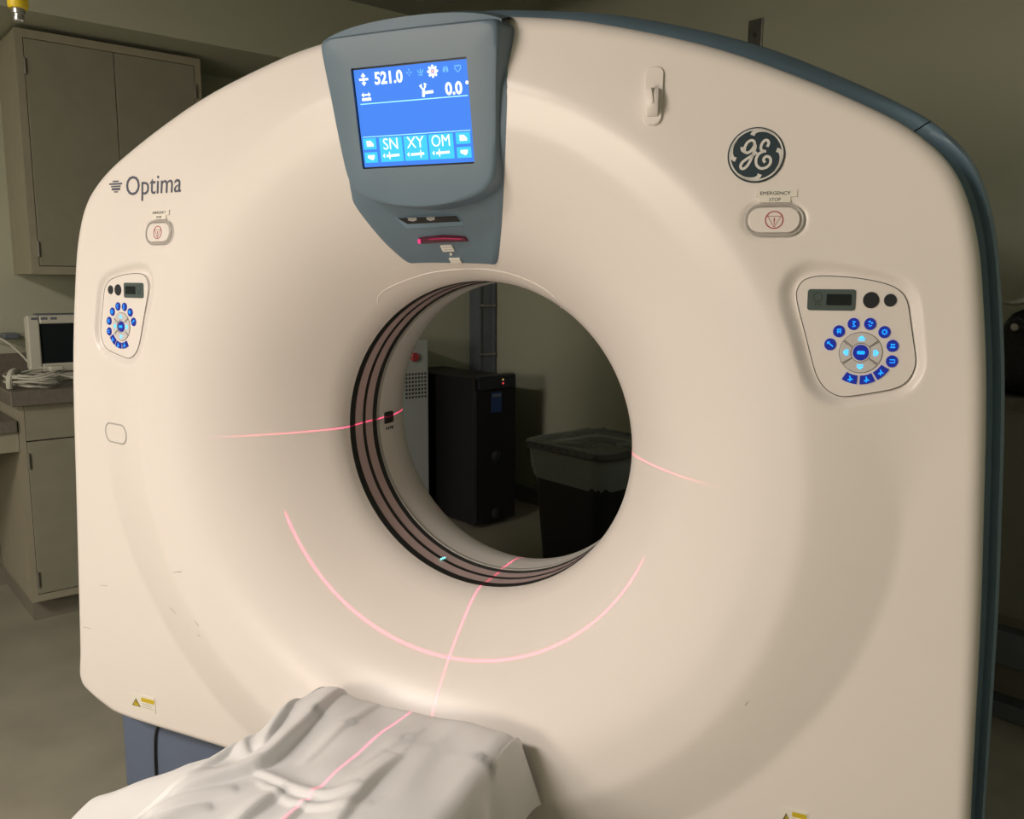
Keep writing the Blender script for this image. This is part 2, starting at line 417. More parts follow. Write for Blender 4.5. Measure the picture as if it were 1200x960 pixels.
def body_part(name, a0, a1, nseg, mt):
    ph = np.linspace(math.radians(a0), math.radians(a1), nseg); Ro = outline(ph); top = .026*sstep(.35, .8, np.sin(ph))
    side = 1-sstep(.45, .75, np.sin(ph))            # the sides have a recessed channel beside the cover, the top band is flush
    rings = [(-.215, -.215, -.016), (-.190, -.207, .0), (-.178, -.195, .008), (-.176, -.175, .018), (-.190, -.155, .024), (-.196, -.14, .028), (-.188, -.12, .034),
             (-.15, -.09, .038), (.0, .0, .039), (.10, .10, .039), (.44, .44, .039), (.54, .54, .03), (.585, .585, .0), (.6, .6, -.04)]
    V = []; F = []
    ye = face(Ro*np.cos(ph), Ro*np.sin(ph))+.062
    for ys, yt, o in rings:
        for p_, r, t, e, sd in zip(ph, Ro, top, ye, side):
            y = ys*sd+yt*(1-sd); k = max(0, -y/.215)
            rr = r+o+t*min(1, max(0, (yt+.215)/.2)); V.append((rr*math.cos(p_), y+k*(e+.215), Z0+rr*math.sin(p_)))
    for i in range(len(rings)-1):
        for j in range(nseg-1): F.append((i*nseg+j, i*nseg+j+1, (i+1)*nseg+j+1, (i+1)*nseg+j))
    return obj(name, V, F, mt, scanner, True, 50)
tag(body_part('top_shell', 35.3, 144.7, 140, M_slate2), 'slate blue top band of the scanner housing')
tag(body_part('side_shell', -43, 35.18, 120, M_slate2), 'slate blue side band of the scanner housing')
tag(body_part('side_shell', 144.82, 223, 120, M_slate2), 'slate blue side band of the scanner housing')
body_part('bottom_shell', 223, 317, 100, M_base)
def inner_band():           # dark gap strip just behind the cover edge, so nothing shows through
    ph = np.linspace(0, 2*math.pi, 360, endpoint=False); Ro = outline(ph)-.012; V = []; F = []
    for y in (-.19, .58):
        for p_, r in zip(ph, Ro): V.append((r*math.cos(p_), y, Z0+r*math.sin(p_)))
    for j in range(360): F.append((j, (j+1) % 360, 360+(j+1) % 360, 360+j))
    obj('inner_frame', V, F, M_gap, scanner, True)
inner_band()

ph_ = np.linspace(math.radians(-40), math.radians(44), 120); ro_ = outline(ph_)
MB().tube([((r+.0005)*math.cos(a), float(face(r*math.cos(a), r*math.sin(a)))+.046, Z0+(r+.0005)*math.sin(a)) for a, r in zip(ph_, ro_)], .0028, 6).build('edge_trim', M_edge, scanner, True)
ph_ = math.pi-ph_
MB().tube([((r+.0005)*math.cos(a), float(face(r*math.cos(a), r*math.sin(a)))+.046, Z0+(r+.0005)*math.sin(a)) for a, r in zip(ph_, ro_)], .0028, 6).build('edge_trim', M_edge, scanner, True)

# bore: seals, film windows, liner, rear funnel
def ring(name, y0, y1, r, mt, t=.006, n=160):
    return MB().lathe_y([(r, y0), (r, y1), (r+t, y1), (r+t, y0)], n, True).build(name, mt, scanner, True)
ring('bore_seal', -.002, .018, .3495, M_seal)
ring('scan_window', .018, .054, .3515, M_film)
ring('slot_line', .054, .066, .3505, M_seal)
ring('scan_window', .066, .100, .3515, M_film)
ring('bore_seal', .100, .116, .3495, M_seal)
ring('liner_lip', .116, .126, .347, M_grey, .01)
pf = [(.3490, .126), (.349, .17)]
Rc = .295
for a in range(3, 53, 3): pf.append((.349+Rc*(1-math.cos(math.radians(a))), .17+Rc*math.sin(math.radians(a))))
pf += [(.52, .455), (.60, .52), (.66, .556), (.72, .578)]
MB().lathe_y(pf, 160).build('bore_liner', M_liner, scanner, True)
def rear_cover():
    ph = np.linspace(0, 2*math.pi, 240, endpoint=False); Ro = outline(ph)-.02; V = []; F = []
    rows = [(.719, .577, 0), (0, .59, .35), (0, .60, .7), (0, .60, 1.0)]
    for r0, y, t in rows:
        for p_, r in zip(ph, Ro):
            rr = .719+(r-.719)*t; V.append((rr*math.cos(p_), y, Z0+rr*math.sin(p_)))
    for i in range(3):
        for j in range(240): k = (j+1) % 240; F.append((i*240+j, i*240+k, (i+1)*240+k, (i+1)*240+j))
    obj('rear_cover', V, F, M_white, scanner, True)
rear_cover()
for sg in (-1, 1):      # laser apertures in the bore wall
    MB().box(sg*.347-.004, sg*.347+.004, .152, .192, Z0-.018, Z0+.012, .003).build('laser_aperture', M_black, scanner)
for k, yy in enumerate((.158, .168, .178, .188)):
    MB().box(-.3488, -.347, yy, yy+.006, Z0-.034-(k % 2)*.002, Z0-.028).build('aperture_print', M_gap, scanner)
b = MB()
for k in range(3):
    a = math.radians(247.4+k*.2); q = Vector((.3485*math.cos(a), .052+k*.0075, Z0+.3485*math.sin(a)))
    b.box(q.x-.0018, q.x+.0018, q.y-.0016, q.y+.0016, q.z-.002, q.z+.002)
b.build('indicator_led', mat('led_cyan', (.2, .8, .8), .3, emit=(.3, .85, .8)), scanner)
# raised arched seam above the bore
pts = []
for q in spline([(443, 357), (443.5, 348), (452, 339.5), (470, 331), (500, 321), (530, 316.5), (560, 315.5), (590, 319), (615, 327), (635, 337), (648, 347), (655, 355), (657.5, 361)], 6):
    P = hit(*q); n = normal(P[0], P[2]-Z0); pts.append(P-n*.0013)
MB().tube(pts, .0021, 8).build('arch_seam', M_white, scanner, True)

# pedestal
b = MB(); b.box(-.965, .965, -.185, .56, .0, .235, .015); b.build('pedestal', M_base, scanner)
b = MB(); b.tube(spline([(-.80, -.189, .235), (-.835, -.190, .20), (-.845, -.190, .12), (-.845, -.19, .01)], 8), .003, 8); b.build('pedestal_seam', M_black, scanner, True)

# ------------------------------------------------------------------ text
def text_mesh(name, body, size, M, mt, parent, sx=1., thick=.0004, bold=0., align='CENTER', conform=False):
    cu = bpy.data.curves.new(name, 'FONT'); cu.body = body; cu.size = size; cu.align_x = align; cu.align_y = 'CENTER'
    cu.extrude = thick; cu.offset = bold; cu.resolution_u = 3
    t = bpy.data.objects.new(name, cu); COL.objects.link(t); bpy.context.view_layer.update()
    me = bpy.data.meshes.new_from_object(t.evaluated_get(bpy.context.evaluated_depsgraph_get()))
    bpy.data.objects.remove(t); bpy.data.curves.remove(cu)
    me.transform(M @ Matrix.Scale(sx, 4, (1, 0, 0)))
    if conform:                # print follows the curved cover
        nz = Vector((M[0][2], M[1][2], M[2][2]))
        for v in me.vertices:
            h = (v.co-M.translation).dot(nz); v.co.y = float(face(v.co.x, v.co.z-Z0))-.0006-max(0, h)
    me.name = name; me.materials.clear(); me.materials.append(mt)
    return link(bpy.data.objects.new(name, me), parent)
T = Matrix.Translation

# ------------------------------------------------------------------ display hood and screen
AL = math.radians(10.9)
SC = (0.0, -.31, .648+Z0)
MS = Matrix.Identity(4)                   # screen frame: x right, y up the glass, z out
up = (0, -math.sin(AL), math.cos(AL)); nn = (0, -math.cos(AL), -math.sin(AL))
for i in range(3): MS[i][0], MS[i][1], MS[i][2], MS[i][3] = (1, 0, 0)[i], up[i], nn[i], SC[i]
def hood():
    # front outline in screen coordinates (x, y up the glass)
    right = [(.060, .1475), (.12, .1468), (.166, .1452), (.178, .139), (.1805, .125), (.178, .09), (.1735, .045), (.169, -.01), (.163, -.07), (.157, -.105), (.146, -.128), (.118, -.146), (.065, -.160), (0, -.166)]
    top = [(0, .1478)]
    half = top+right
    full = half+[(-x, y) for x, y in half[-2:0:-1]]
    full = spline(full, 4, True)
    n = len(full); V = []; F = []
    levels = [(0.94, .0015), (.975, .000), (.992, -.004), (1.0, -.010), (1.006, -.016)]
    cxy = (0, 0)
    ringsV = []
    for s_, d in levels: ringsV.append([MS @ Vector((x*s_, y*s_, d)) for x, y in full])
    # side wall running back to the cover
    for back, grow in ((.35, 1.025), (1., 1.05)):
        rg = []
        for x, y in full:
            q = MS @ Vector((x*1.006, y*1.006, -.016)); w = MS @ Vector((x*grow, y*min(grow, 1.02) if y > 0 else y*(1.0+.0*grow), -.016))
            yt = float(face(w.x, w.z-Z0))+.012
            rg.append(Vector((w.x, q.y+(max(yt, q.y+.01)-q.y)*back, w.z)))
        ringsV.append(rg)
    for rg in ringsV: V += rg
    for i in range(len(ringsV)-1):
        for j in range(n): k = (j+1) % n; F.append((i*n+j, i*n+k, (i+1)*n+k, (i+1)*n+j))
    # front plate with an opening for the glass
    ow, oh = .118, .0895
    hole = []
    for x, y in full:
        a = math.atan2(y*ow/oh, x); c, s_ = math.cos(a), math.sin(a); k = 1/max(abs(c), abs(s_))
        hole.append((ow*c*k, oh*s_*k))
    base = len(V); V += [MS @ Vector((x, y, .0015)) for x, y in hole]
    for j in range(n): k = (j+1) % n; F.append((j, k, base+k, base+j))
    base2 = len(V); V += [MS @ Vector((x, y, -.006)) for x, y in hole]
    for j in range(n): k = (j+1) % n; F.append((base+j, base+k, base2+k, base2+j))
    o = obj('display_hood', V, F, M_slate, scanner, True, 40)
    return tag(o, 'slate blue hood round the display')
hood_o = hood()
# blue cap joining the hood to the top band
V = []; F = []
xs = np.linspace(-.176, .180, 40)
for x in xs:
    a = math.atan2(.83, x); zt = float(outline(a))*math.sin(a); q = MS @ Vector((x, .141, -.012)); w = abs(x)/.187
    zf = q.z-.012*w**8
    k_ = .012*w**6; V += [(x, q.y+.004, zf), (x, -.318, Z0+zt-.012-k_), (x, -.28, Z0+zt+.001-k_), (x, -.24, Z0+zt+.005-k_), (x, -.18, Z0+zt+.016-k_)]
for i in range(39):
    for k in range(4): F.append((i*5+k, i*5+k+1, (i+1)*5+k+1, (i+1)*5+k))
obj('hood_cap', V, F, M_slate, scanner, True)

screen = MB().box(-.1175, .1175, -.089, .089, -.0065, -.004, 0, MS).build('display_screen', M_lcd, scanner)
tag(screen, 'glowing blue touch screen with white readouts')
SW, SH = .232, .173
def su(u, v): return ((u-.5)*SW, (.5-v)*SH)
def sbox(name, u0, u1, v0, v1, t0, t1, mt):
    a = su(u0, v1); c = su(u1, v0)
    return MB().box(a[0], c[0], a[1], c[1], t0, t1, 0, MS).build(name, mt, screen)
sbox('screen_field', 0, 1, 0, 1, -.004, -.0036, M_scr)
sbox('screen_rule', .03, .985, .341, .351, -.0036, -.0033, M_sline)
sbox('screen_rule', .015, .985, .680, .688, -.0036, -.0033, M_sline)
for u0, u1 in ((.165, .375), (.39, .60), (.615, .83)): sbox('screen_tile', u0, u1, .70, .955, -.0036, -.0033, M_tile)
for u0, u1 in ((.015, .135), (.855, .978)):
    for v0, v1 in ((.70, .815), (.845, .955)): sbox('screen_tile', u0, u1, v0, v1, -.0036, -.0033, M_tile)
def stext(txt, u, v, size, sx=1., bold=0., mt=M_swhite):
    a = su(u, v); return text_mesh('screen_text', txt, size, MS @ T((a[0], a[1], -.0031)), mt, screen, sx, .0002, bold)
stext('521.0', .312, .108, .029, .92, .0009)
stext('0.0', .872, .272, .029, .95, .0009)
stext('SN', .27, .775, .029, .95); stext('XY', .495, .775, .029, .95); stext('OM', .722, .775, .029, .86)
def sicon(name, parts, mt):
    b_ = MB()
    for kind, a in parts:
        if kind == 'poly': b_.prism([su(*q) for q in a], -.0036, -.0030, MS)
        elif kind == 'line': b_.ribbon([su(*q) for q in a[0]], a[1], -.0036, -.0030, MS)
        elif kind == 'loop': b_.ribbon([su(*q) for q in a[0]], a[1], -.0036, -.0030, MS, True)
    return b_.build(name, mt, screen)
def circ(u, v, r, n=16, k=1.34): return [(u+r*math.cos(2*math.pi*i/n), v+r*k*math.sin(2*math.pi*i/n)) for i in range(n)]
sicon('screen_icon', [('poly', [(.085, .035), (.108, .07), (.062, .07)]), ('line', ([(.085, .06), (.085, .085)], .003)), ('poly', [(.045, .088), (.128, .088), (.128, .112), (.045, .112)]),
      ('line', ([(.085, .113), (.085, .135)], .003)), ('poly', [(.085, .165), (.062, .13), (.108, .13)])], M_swhite)
sicon('screen_icon', [('poly', [(.05, .255), (.07, .23), (.07, .28)]), ('poly', [(.135, .255), (.115, .23), (.115, .28)]), ('line', ([(.06, .255), (.125, .255)], .003)), ('poly', [(.052, .285), (.135, .285), (.135, .315), (.052, .315)])], M_swhite)
sicon('screen_icon', [('line', ([(.50-.027, .075), (.492, .075)], .0016)), ('line', ([(.508, .075), (.527, .075)], .0016)), ('line', ([(.5, .04), (.5, .062)], .0016)), ('line', ([(.5, .088), (.5, .11)], .0016))], M_sdim)
sicon('screen_icon', [('line', ([(.575, .06), (.585, .085), (.60, .092), (.615, .085), (.625, .06)], .0017)), ('line', ([(.60, .05), (.60, .085)], .0017)), ('line', ([(.58, .11), (.62, .11)], .0017))], M_sdim)
rays = [('loop', (circ(.705, .085, .026), .0038))]
for k in range(8):
    a = math.pi*k/4; rays.append(('line', ([(.705+.03*math.cos(a), .085+.04*math.sin(a)), (.705+.046*math.cos(a), .085+.062*math.sin(a))], .004)))
sicon('screen_icon', rays, M_swhite)
sicon('screen_icon', [('poly', circ(.705, .085, .012, 8)), ], M_sorange)
sicon('screen_icon', [('loop', ([(.795, .10), (.800, .06), (.808, .05), (.808, .08), (.803, .105)], .0016)), ('loop', ([(.835, .10), (.830, .06), (.822, .05), (.822, .08), (.827, .105)], .0016))], M_sdim)
sicon('screen_icon', [('loop', ([(.92, .115), (.895, .08), (.897, .055), (.91, .05), (.92, .062), (.93, .05), (.943, .055), (.945, .08)], .0016))], M_sdim)
sicon('screen_icon', [('poly', [(.575, .215), (.60, .195), (.60, .235)]), ('poly', [(.645, .205), (.62, .185), (.62, .225)]), ('line', ([(.59, .225), (.612, .255), (.632, .22)], .003)), ('line', ([(.612, .25), (.606, .325)], .005)), ('line', ([(.61, .285), (.695, .280)], .005))], M_swhite)
sicon('screen_icon', [('loop', (circ(.988, .222, .007, 10), .003))], M_swhite)
for u in (.27, .495, .722):
    sicon('screen_icon', [('poly', [(u-.085, .89), (u-.065, .865), (u-.065, .915)]), ('line', ([(u-.05, .893), (u+.07, .888)], .0045)), ('line', ([(u-.02+(.06 if u == .495 else 0), .85), (u-.02+(.06 if u == .495 else 0), .93)], .002))], M_swhite)
for u in (.075, .916):
    sicon('screen_icon', [('poly', [(u-.028, .725), (u+.01, .725), (u+.035, .76), (u+.035, .785), (u-.028, .785)])], M_swhite)
    sicon('screen_icon', [('poly', [(u-.03, .875), (u+.035, .875), (u+.03, .91), (u+.012, .93), (u-.03, .905)])], M_swhite)

# lower scoop panel lying in the dish
def scoop():
    L_ = spline([(396, 95), (401, 150), (406, 200), (410, 226), (414, 240), (430, 262), (450, 285), (470, 303), (478, 308)], 6)
    R_ = spline([(597.5, 60), (596, 125), (594, 180), (592.5, 210), (591.5, 232), (590, 255), (588, 278), (585, 303), (582, 309.5)], 6)
    n = len(L_); mN = 26; V = []; F = []
    for i in range(n):
        A = hit(*L_[i]); B = hit(*R_[i]); A = np.array([A[0], A[2]-Z0]); B = np.array([B[0], B[2]-Z0])
        ra, rb = np.hypot(*A), np.hypot(*B); aa, ab = math.atan2(A[1], A[0]), math.atan2(B[1], B[0])
        w = i/(n-1)
        for j in range(mN):
            t = j/(mN-1); lin = A*(1-t)+B*t; pol = (ra*(1-t)+rb*t-.0095*math.sin(math.pi*t))*np.array([math.cos(aa+(ab-aa)*t), math.sin(aa+(ab-aa)*t)])
            q = lin*(1-w)+pol*w
            e = min(t, 1-t, 1-w)*60; lift = .0045*min(1, e)-.001
            nr_ = normal(q[0], q[1]); V.append(np.array([q[0], float(face(*q)), q[1]+Z0])+nr_*lift)
    for i in range(n-1):
        for j in range(mN-1): F.append((i*mN+j, i*mN+j+1, (i+1)*mN+j+1, (i+1)*mN+j))
    return obj('scoop_panel', V, F, M_slate, scanner, True, 50)
scoop_o = scoop()
def patch(name, px, py, polypx, t0, t1, mt, parent=scanner, bev=0.):
    """flat plate on the cover, outline given in photo pixels round (px, py)"""
    P = hit(px, py); M = frame_at(P)
    return MB().prism([local(M, *q) for q in polypx], t0, t1, M, bev).build(name, mt, parent)
patch('hood_slot', 508, 257, [(464, 252), (536, 249.5), (544, 256.5), (545, 261), (478, 265)], .001, .0075, M_slate2, scanner)
patch('slot_opening', 508, 255, [(467, 252.5), (536, 250), (541, 256.5), (479, 259.5)], .001, .0082, M_black, scanner)
patch('slot_lens', 484, 254, [(479, 252.2), (489, 251.8), (490, 254.5), (485, 256), (480, 255)], .008, .0095, M_grey)
patch('slot_lens', 506, 253, [(501, 251.5), (511, 251), (511, 254), (506, 255.3), (502, 254)], .008, .0095, M_grey)
patch('laser_slit', 520, 277.5, [(490.5, 279.5), (492, 276.2), (520, 273.8), (546, 274.5), (550, 278.8), (520, 280), (494, 281.5)], .002, .010, M_redglow, scanner, .002)
patch('laser_spot', 493, 278.7, [(490.7, 277), (493.5, 276.2), (494.2, 280.8), (491.5, 281)], .009, .0115, M_redspot)
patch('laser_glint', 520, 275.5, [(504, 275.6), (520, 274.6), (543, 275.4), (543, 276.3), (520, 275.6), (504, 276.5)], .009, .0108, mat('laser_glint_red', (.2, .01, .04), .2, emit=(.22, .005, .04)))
patch('hood_label', 525, 288.5, [(516.5, 285.5), (530, 285), (533.5, 292), (520, 292.7)], .003, .0062, M_sticker)
patch('hood_label', 534, 304.5, [(526.7, 301.0), (539, 300.5), (542, 306.0), (530, 306.5)], .003, .0062, M_sticker)
patch('indicator_dot', 529, 296, [(527.5, 295), (530, 294.7), (530.7, 297), (528.4, 297.3)], .003, .0062, M_sticker)
for q in ((519, 287.6, 530, 287.2), (520.5, 290.2, 531.5, 289.8)):
    patch('label_print', 525, 288.5, [(q[0], q[1]-.5), (q[2], q[3]-.5), (q[2], q[3]+.4), (q[0], q[1]+.4)], .0062, .0065, M_grey)

# ------------------------------------------------------------------ control panels
def seg(c, r0, r1, a0, a1, n=8):
    o = [(c[0]+r1*math.cos(math.radians(a0+(a1-a0)*k/n)), c[1]+r1*math.sin(math.radians(a0+(a1-a0)*k/n))) for k in range(n+1)]
    return o+[(c[0]+r0*math.cos(math.radians(a1+(a0-a1)*k/n)), c[1]+r0*math.sin(math.radians(a1+(a0-a1)*k/n))) for k in range(n+1)]
UN = abs(crop0(682, 602)[0])/100.0        # metres per unit of the panel drawing
UNY = abs(crop0(582, 502)[1])/100.0
def control_panel(sg):
    M = on_face(sg*(PX+.001), PZ, -.0106)
    fl = (lambda q: (sg*q[0], q[1]))
    P2 = [fl(q) for q in PAD]
    if sg < 0: P2 = P2[::-1]
    pan = MB().prism(P2, -.012, .003, M, .001).build('control_panel', M_pad, scanner, False)
    tag(pan, 'white control pad with blue lit buttons')
    G = .003
    def C_(cx, cy): return fl(crop0(cx, cy))
    def disc(name, cx, cy, r, mt, t=.0022, bev=.001):
        c = C_(cx, cy); return MB().cyl(c, r*UN, G, G+t, 24, M, bev, r*UNY).build(name, mt, pan)
    # lcd
    q = [C_(a, b_) for a, b_ in ((247, 203), (550, 205), (549, 338), (249, 336))]
    w = abs(q[1][0]-q[0][0]); h = abs(q[0][1]-q[3][1]); cx = sum(a[0] for a in q)/4; cy = sum(a[1] for a in q)/4
    MB().prism(rrect(w, h, .0045, 4, cx, cy), G, G+.0012, M).build('lcd_frame', M_lcdf, pan)
    c = C_(445, 270); MB().prism(rrect(160*UN, 70*UNY, .001, 2, *c), G+.0012, G+.0016, M).build('lcd_window', M_lcd, pan)
    c = C_(313, 252); MB().ribbon([(c[0]+28*UN*math.cos(2*math.pi*k/16), c[1]+28*UNY*math.sin(2*math.pi*k/16)) for k in range(16)], .0007, G+.001, G+.0015, M, True).build('breath_symbol', M_lcd, pan)
    c2 = C_(313, 300); b_ = MB()
    for k in (-1, 0, 1): b_.cyl((c2[0]+k*18*UN, c2[1]), 4*UN, G+.001, G+.0015, 8, M)
    b_.ribbon([(c2[0]-22*UN, c2[1]+12*UNY), (c2[0]+22*UN, c2[1]+12*UNY)], .0006, G+.001, G+.0015, M)
    b_.build('breath_marks', M_lcd, pan)
    disc('knob', 647, 272, 51, M_knob, .0022, .001); disc('knob', 768, 273, 40, M_knob, .0022, .001)
    ring_c = [(390, 550), (445, 468), (537, 422), (641, 422), (731, 473), (782, 560), (778, 657)]
    for k, (cx, cy) in enumerate(ring_c):
        disc('button', cx, cy, 38, M_btn)
        c = C_(cx, cy); b_ = MB(); t0, t1 = G+.0022, G+.0027
        def rb(pts, w=7): b_.ribbon([(c[0]+sg*a*UN, c[1]+e*UNY) for a, e in pts], w*UN, t0, t1, M)
        if k == 0: rb([(-18, 14), (0, 0), (18, -14)]); rb([(-20, 2), (-18, 16), (-4, 16)], 5)
        elif k == 1: rb([(-14, 12), (14, 12)]); rb([(-14, -2), (14, -2)]); rb([(-8, 14), (-8, -14)], 5); rb([(8, 14), (8, -14)], 5)
        elif k == 2: rb([(-8, 16), (10, 14), (-4, 2), (10, -14), (-8, -16)], 8)
        elif k == 3: rb([(-12, 14), (2, 16)], 9); rb([(4, 4), (16, 8)], 9); rb([(-10, -2), (-2, -16), (10, -8)], 6)
        elif k == 4:
            b_.ribbon([(c[0]+12*UN*math.cos(2*math.pi*i/14), c[1]+12*UNY*math.sin(2*math.pi*i/14)) for i in range(14)], 5*UN, t0, t1, M, True)
            for i in range(8): a = math.pi*i/4; rb([(14*math.cos(a), 14*math.sin(a)), (20*math.cos(a), 20*math.sin(a))], 4)
        elif k == 5: rb([(-14, 10), (14, 10)], 6); rb([(-16, -10), (16, -10)], 7); rb([(-8, 10), (-8, -8)], 4); rb([(8, 10), (8, -8)], 4)
        else: rb([(-16, 10), (16, 10), (16, -8), (-16, -8)], 6)
        b_.build('button_icon', M_icon, pan)
    for k, (cx, cy, a) in enumerate([(525, 777, 252), (630, 780, 284.5), (722, 738, 316)]):
        ct = C_(582, 602); a_ = a if sg > 0 else 180-a
        MB().prism(seg(ct, 155*UN, 214*UN, a_-13.5, a_+13.5, 4), G, G+.0022, M, .0008).build('button', M_btn, pan)
        rm = 186*UN; c = (ct[0]+rm*math.cos(math.radians(a_)), ct[1]+rm*math.sin(math.radians(a_))); b_ = MB(); t0, t1 = G+.0022, G+.0027
        b_.ribbon([(c[0]-17*UN, c[1]-10*UNY), (c[0], c[1]+2*UNY), (c[0]+16*UN, c[1]-6*UNY)], 7*UN, t0, t1, M)
        b_.ribbon([(c[0]-6*UN, c[1]+18*UNY), (c[0]+2*UN, c[1]), (c[0]-4*UN, c[1]-18*UNY)], 7*UN, t0, t1, M)
        b_.build('button_icon', M_icon, pan)
    ct = C_(582, 602); disc('button', 582, 602, 50, M_btn)
    MB().prism(rrect(50*UN, 22*UNY, 8*UN, 4, *ct), G+.0022, G+.0027, M).build('button_icon', M_icon, pan)
    for a, wd in ((90, 53), (0, 33), (270, 53), (180, 33)):
        MB().prism(seg(ct, 62*UN, 138*UN, a-wd-1, a+wd+1, 8), G, G+.0005, M).build('segment_border', M_gap, pan)
        MB().prism(seg(ct, 65*UN, 135*UN, a-wd+1, a+wd-1, 8), G, G+.0018, M, .0008).build('segment_button', M_silver, pan)
        r = 92*UN; c = (ct[0]+r*math.cos(math.radians(a)), ct[1]+r*math.sin(math.radians(a))); ca, sa = math.cos(math.radians(a)), math.sin(math.radians(a))
        tri = [(22, 0), (2, 24), (2, -24)]
        b_ = MB().prism([(c[0]+(x*ca-y*sa)*UN, c[1]+(x*sa+y*ca)*UN) for x, y in tri], G+.0018, G+.0024, M)
        b_.ribbon([(c[0]+(-8*ca+20*sa)*UN, c[1]+(-8*sa-20*ca)*UN), (c[0]+(-8*ca-20*sa)*UN, c[1]+(-8*sa+20*ca)*UN)], 9*UN, G+.0018, G+.0024, M)
        b_.build('segment_icon', M_iconl, pan)
    # fine dark seam round the pad
    MB().ribbon([(x*.993, y*.993) for x, y in P2], .0012, .0026, .0034, M, True).build('pad_seam', M_gap, pan)
control_panel(1); control_panel(-1)

# ------------------------------------------------------------------ emergency stops
def stop_button(sg):
    M = on_face(sg*ESX, ESZ)
    fr = MB(); fr.tube([(x, y, .0015) for x, y in rrect(.089, .048, .0235, 10)], .0019, 8, M, True)
    ring_o = fr.build('stop_surround', M_grey, scanner, True)
    btn = MB().prism(rrect(.080, .040, .0195, 8), -.005, .0035, M, .0015).build('emergency_stop_button', M_pad, scanner)
    tag(btn, 'white oval emergency stop button with red triangle sign')
    t0, t1 = .0035, .0041
    MB().ribbon([(.0135*math.cos(2*math.pi*k/28), .0135*math.sin(2*math.pi*k/28)) for k in range(28)], .0016, t0, t1, M, True).build('stop_symbol', M_red, btn)
    MB().ribbon([(-.0105, .006), (.0105, .006), (0, -.0115)], .0014, t0, t1, M, True).build('stop_symbol', M_red, btn)
    MB().ribbon([(0, .0035), (0, -.0035)], .0016, t0, t1, M).build('stop_symbol', M_red, btn)
    MB().ribbon([(0, -.0050), (0, -.0068)], .0016, t0, t1, M).build('stop_symbol', M_red, btn)
    lab = MB().prism([(-.030, .048), (.034, .048), (.034, .037), (.024, .037), (.024, .028), (-.024, .028), (-.024, .037), (-.030, .037)], -.002, .0026, M).build('stop_label', M_sticker, scanner)
    text_mesh('stop_text', 'EMERGENCY', .0078, M @ T((0, .0425, .0028)), M_print, lab, 1.05, .0002, .0)
    text_mesh('stop_text', 'STOP', .0072, M @ T((0, .0325, .0028)), M_print, lab, 1.05, .0002, .0)
stop_button(1); stop_button(-1)

# blank oval cover on the left
M = frame_at(hit(136, 508))
MB().tube([(x, y, .0005) for x, y in rrect(.090, .045, .021, 8)], .0016, 8, M, True).build('cover_plug_rim', M_grey, scanner, True)
MB().prism(rrect(.086, .041, .0195, 8), -.002, .001, M, .001).build('cover_plug', M_white, scanner)

# ------------------------------------------------------------------ badge, name, stickers, hook
M = frame_at(hit(886, 182)); RL = .0445
badge = MB().cyl((0, 0), RL, -.001, .003, 48, M, .001).build('round_badge', M_logo, scanner)
def bd(cx, cy): return ((cx-611)/121*RL, -(cy-511)/121*RL)
def stroke(pts, w, t=.0036): MB().ribbon([bd(*q) for q in spline(pts, 5)], w, .003, t, M).build('badge_stroke', M_logosil, badge)
MB().ribbon([(RL*.915*math.cos(2*math.pi*k/48), RL*.915*math.sin(2*math.pi*k/48)) for k in range(48)], .0026, .003, .0036, M, True).build('badge_ring', M_logosil, badge)
WS = .0042
stroke([(603, 470), (601, 455), (590, 448), (574, 455), (563, 474), (562, 494), (574, 502), (590, 492), (604, 470), (606, 480), (598, 508), (586, 540), (572, 562), (556, 571), (547, 560), (556, 541), (580, 523), (604, 508), (614, 500)], WS)
stroke([(549, 476), (552, 490), (566, 500)], WS)
stroke([(656, 478), (662, 462), (655, 450), (642, 452), (632, 468), (630, 486), (641, 497), (652, 496)], WS)
stroke([(641, 497), (622, 508), (612, 530), (615, 556), (633, 571), (656, 567), (671, 551), (672, 531), (661, 520), (648, 523), (643, 535), (650, 546)], WS)
for base in ([(592, 426), (598, 414), (614, 407), (636, 407), (658, 413), (682, 428)],):
    for k in range(4):
        pts = []
        for x, y in base:
            dx, dy = x-611, y-511
            for _ in range(k): dx, dy = -dy, dx
            pts.append((611+dx, 511+dy))
        pp = [bd(*q) for q in spline(pts, 4)]
        MB().ribbon(pp, [  .0072*(1-.7*i/(len(pp)-1)) for i in range(len(pp))], .003, .0036, M).build('badge_swirl', M_logosil, badge)

P = hit(181, 217); M = frame_at(P)
a, c = local(M, 150, 218), local(M, 212, 215.5)
text_mesh('model_name', 'Optima', .0605, M @ T(((a[0]+c[0])/2, (a[1]+c[1])/2-.001, .0006)), M_text, scanner, (c[0]-a[0])/.175, .0004, .0, conform=True)
M = frame_at(hit(136, 218)); b = MB()
for x, y, w, h in ((0, .010, .018, .003), (0, .0045, .040, .0035), (0, -.001, .030, .003), (0, -.007, .026, .005), (0, -.013, .012, .0025)): b.box(x-w/2, x+w/2, y-h/2, y+h/2, 0, .0006, 0, M)
b.V = [(v[0], float(face(v[0], v[2]-Z0))-(.001 if k % 2 else .0005), v[2]) for k, v in enumerate(b.V)]
b.build('maker_mark', M_text, scanner)

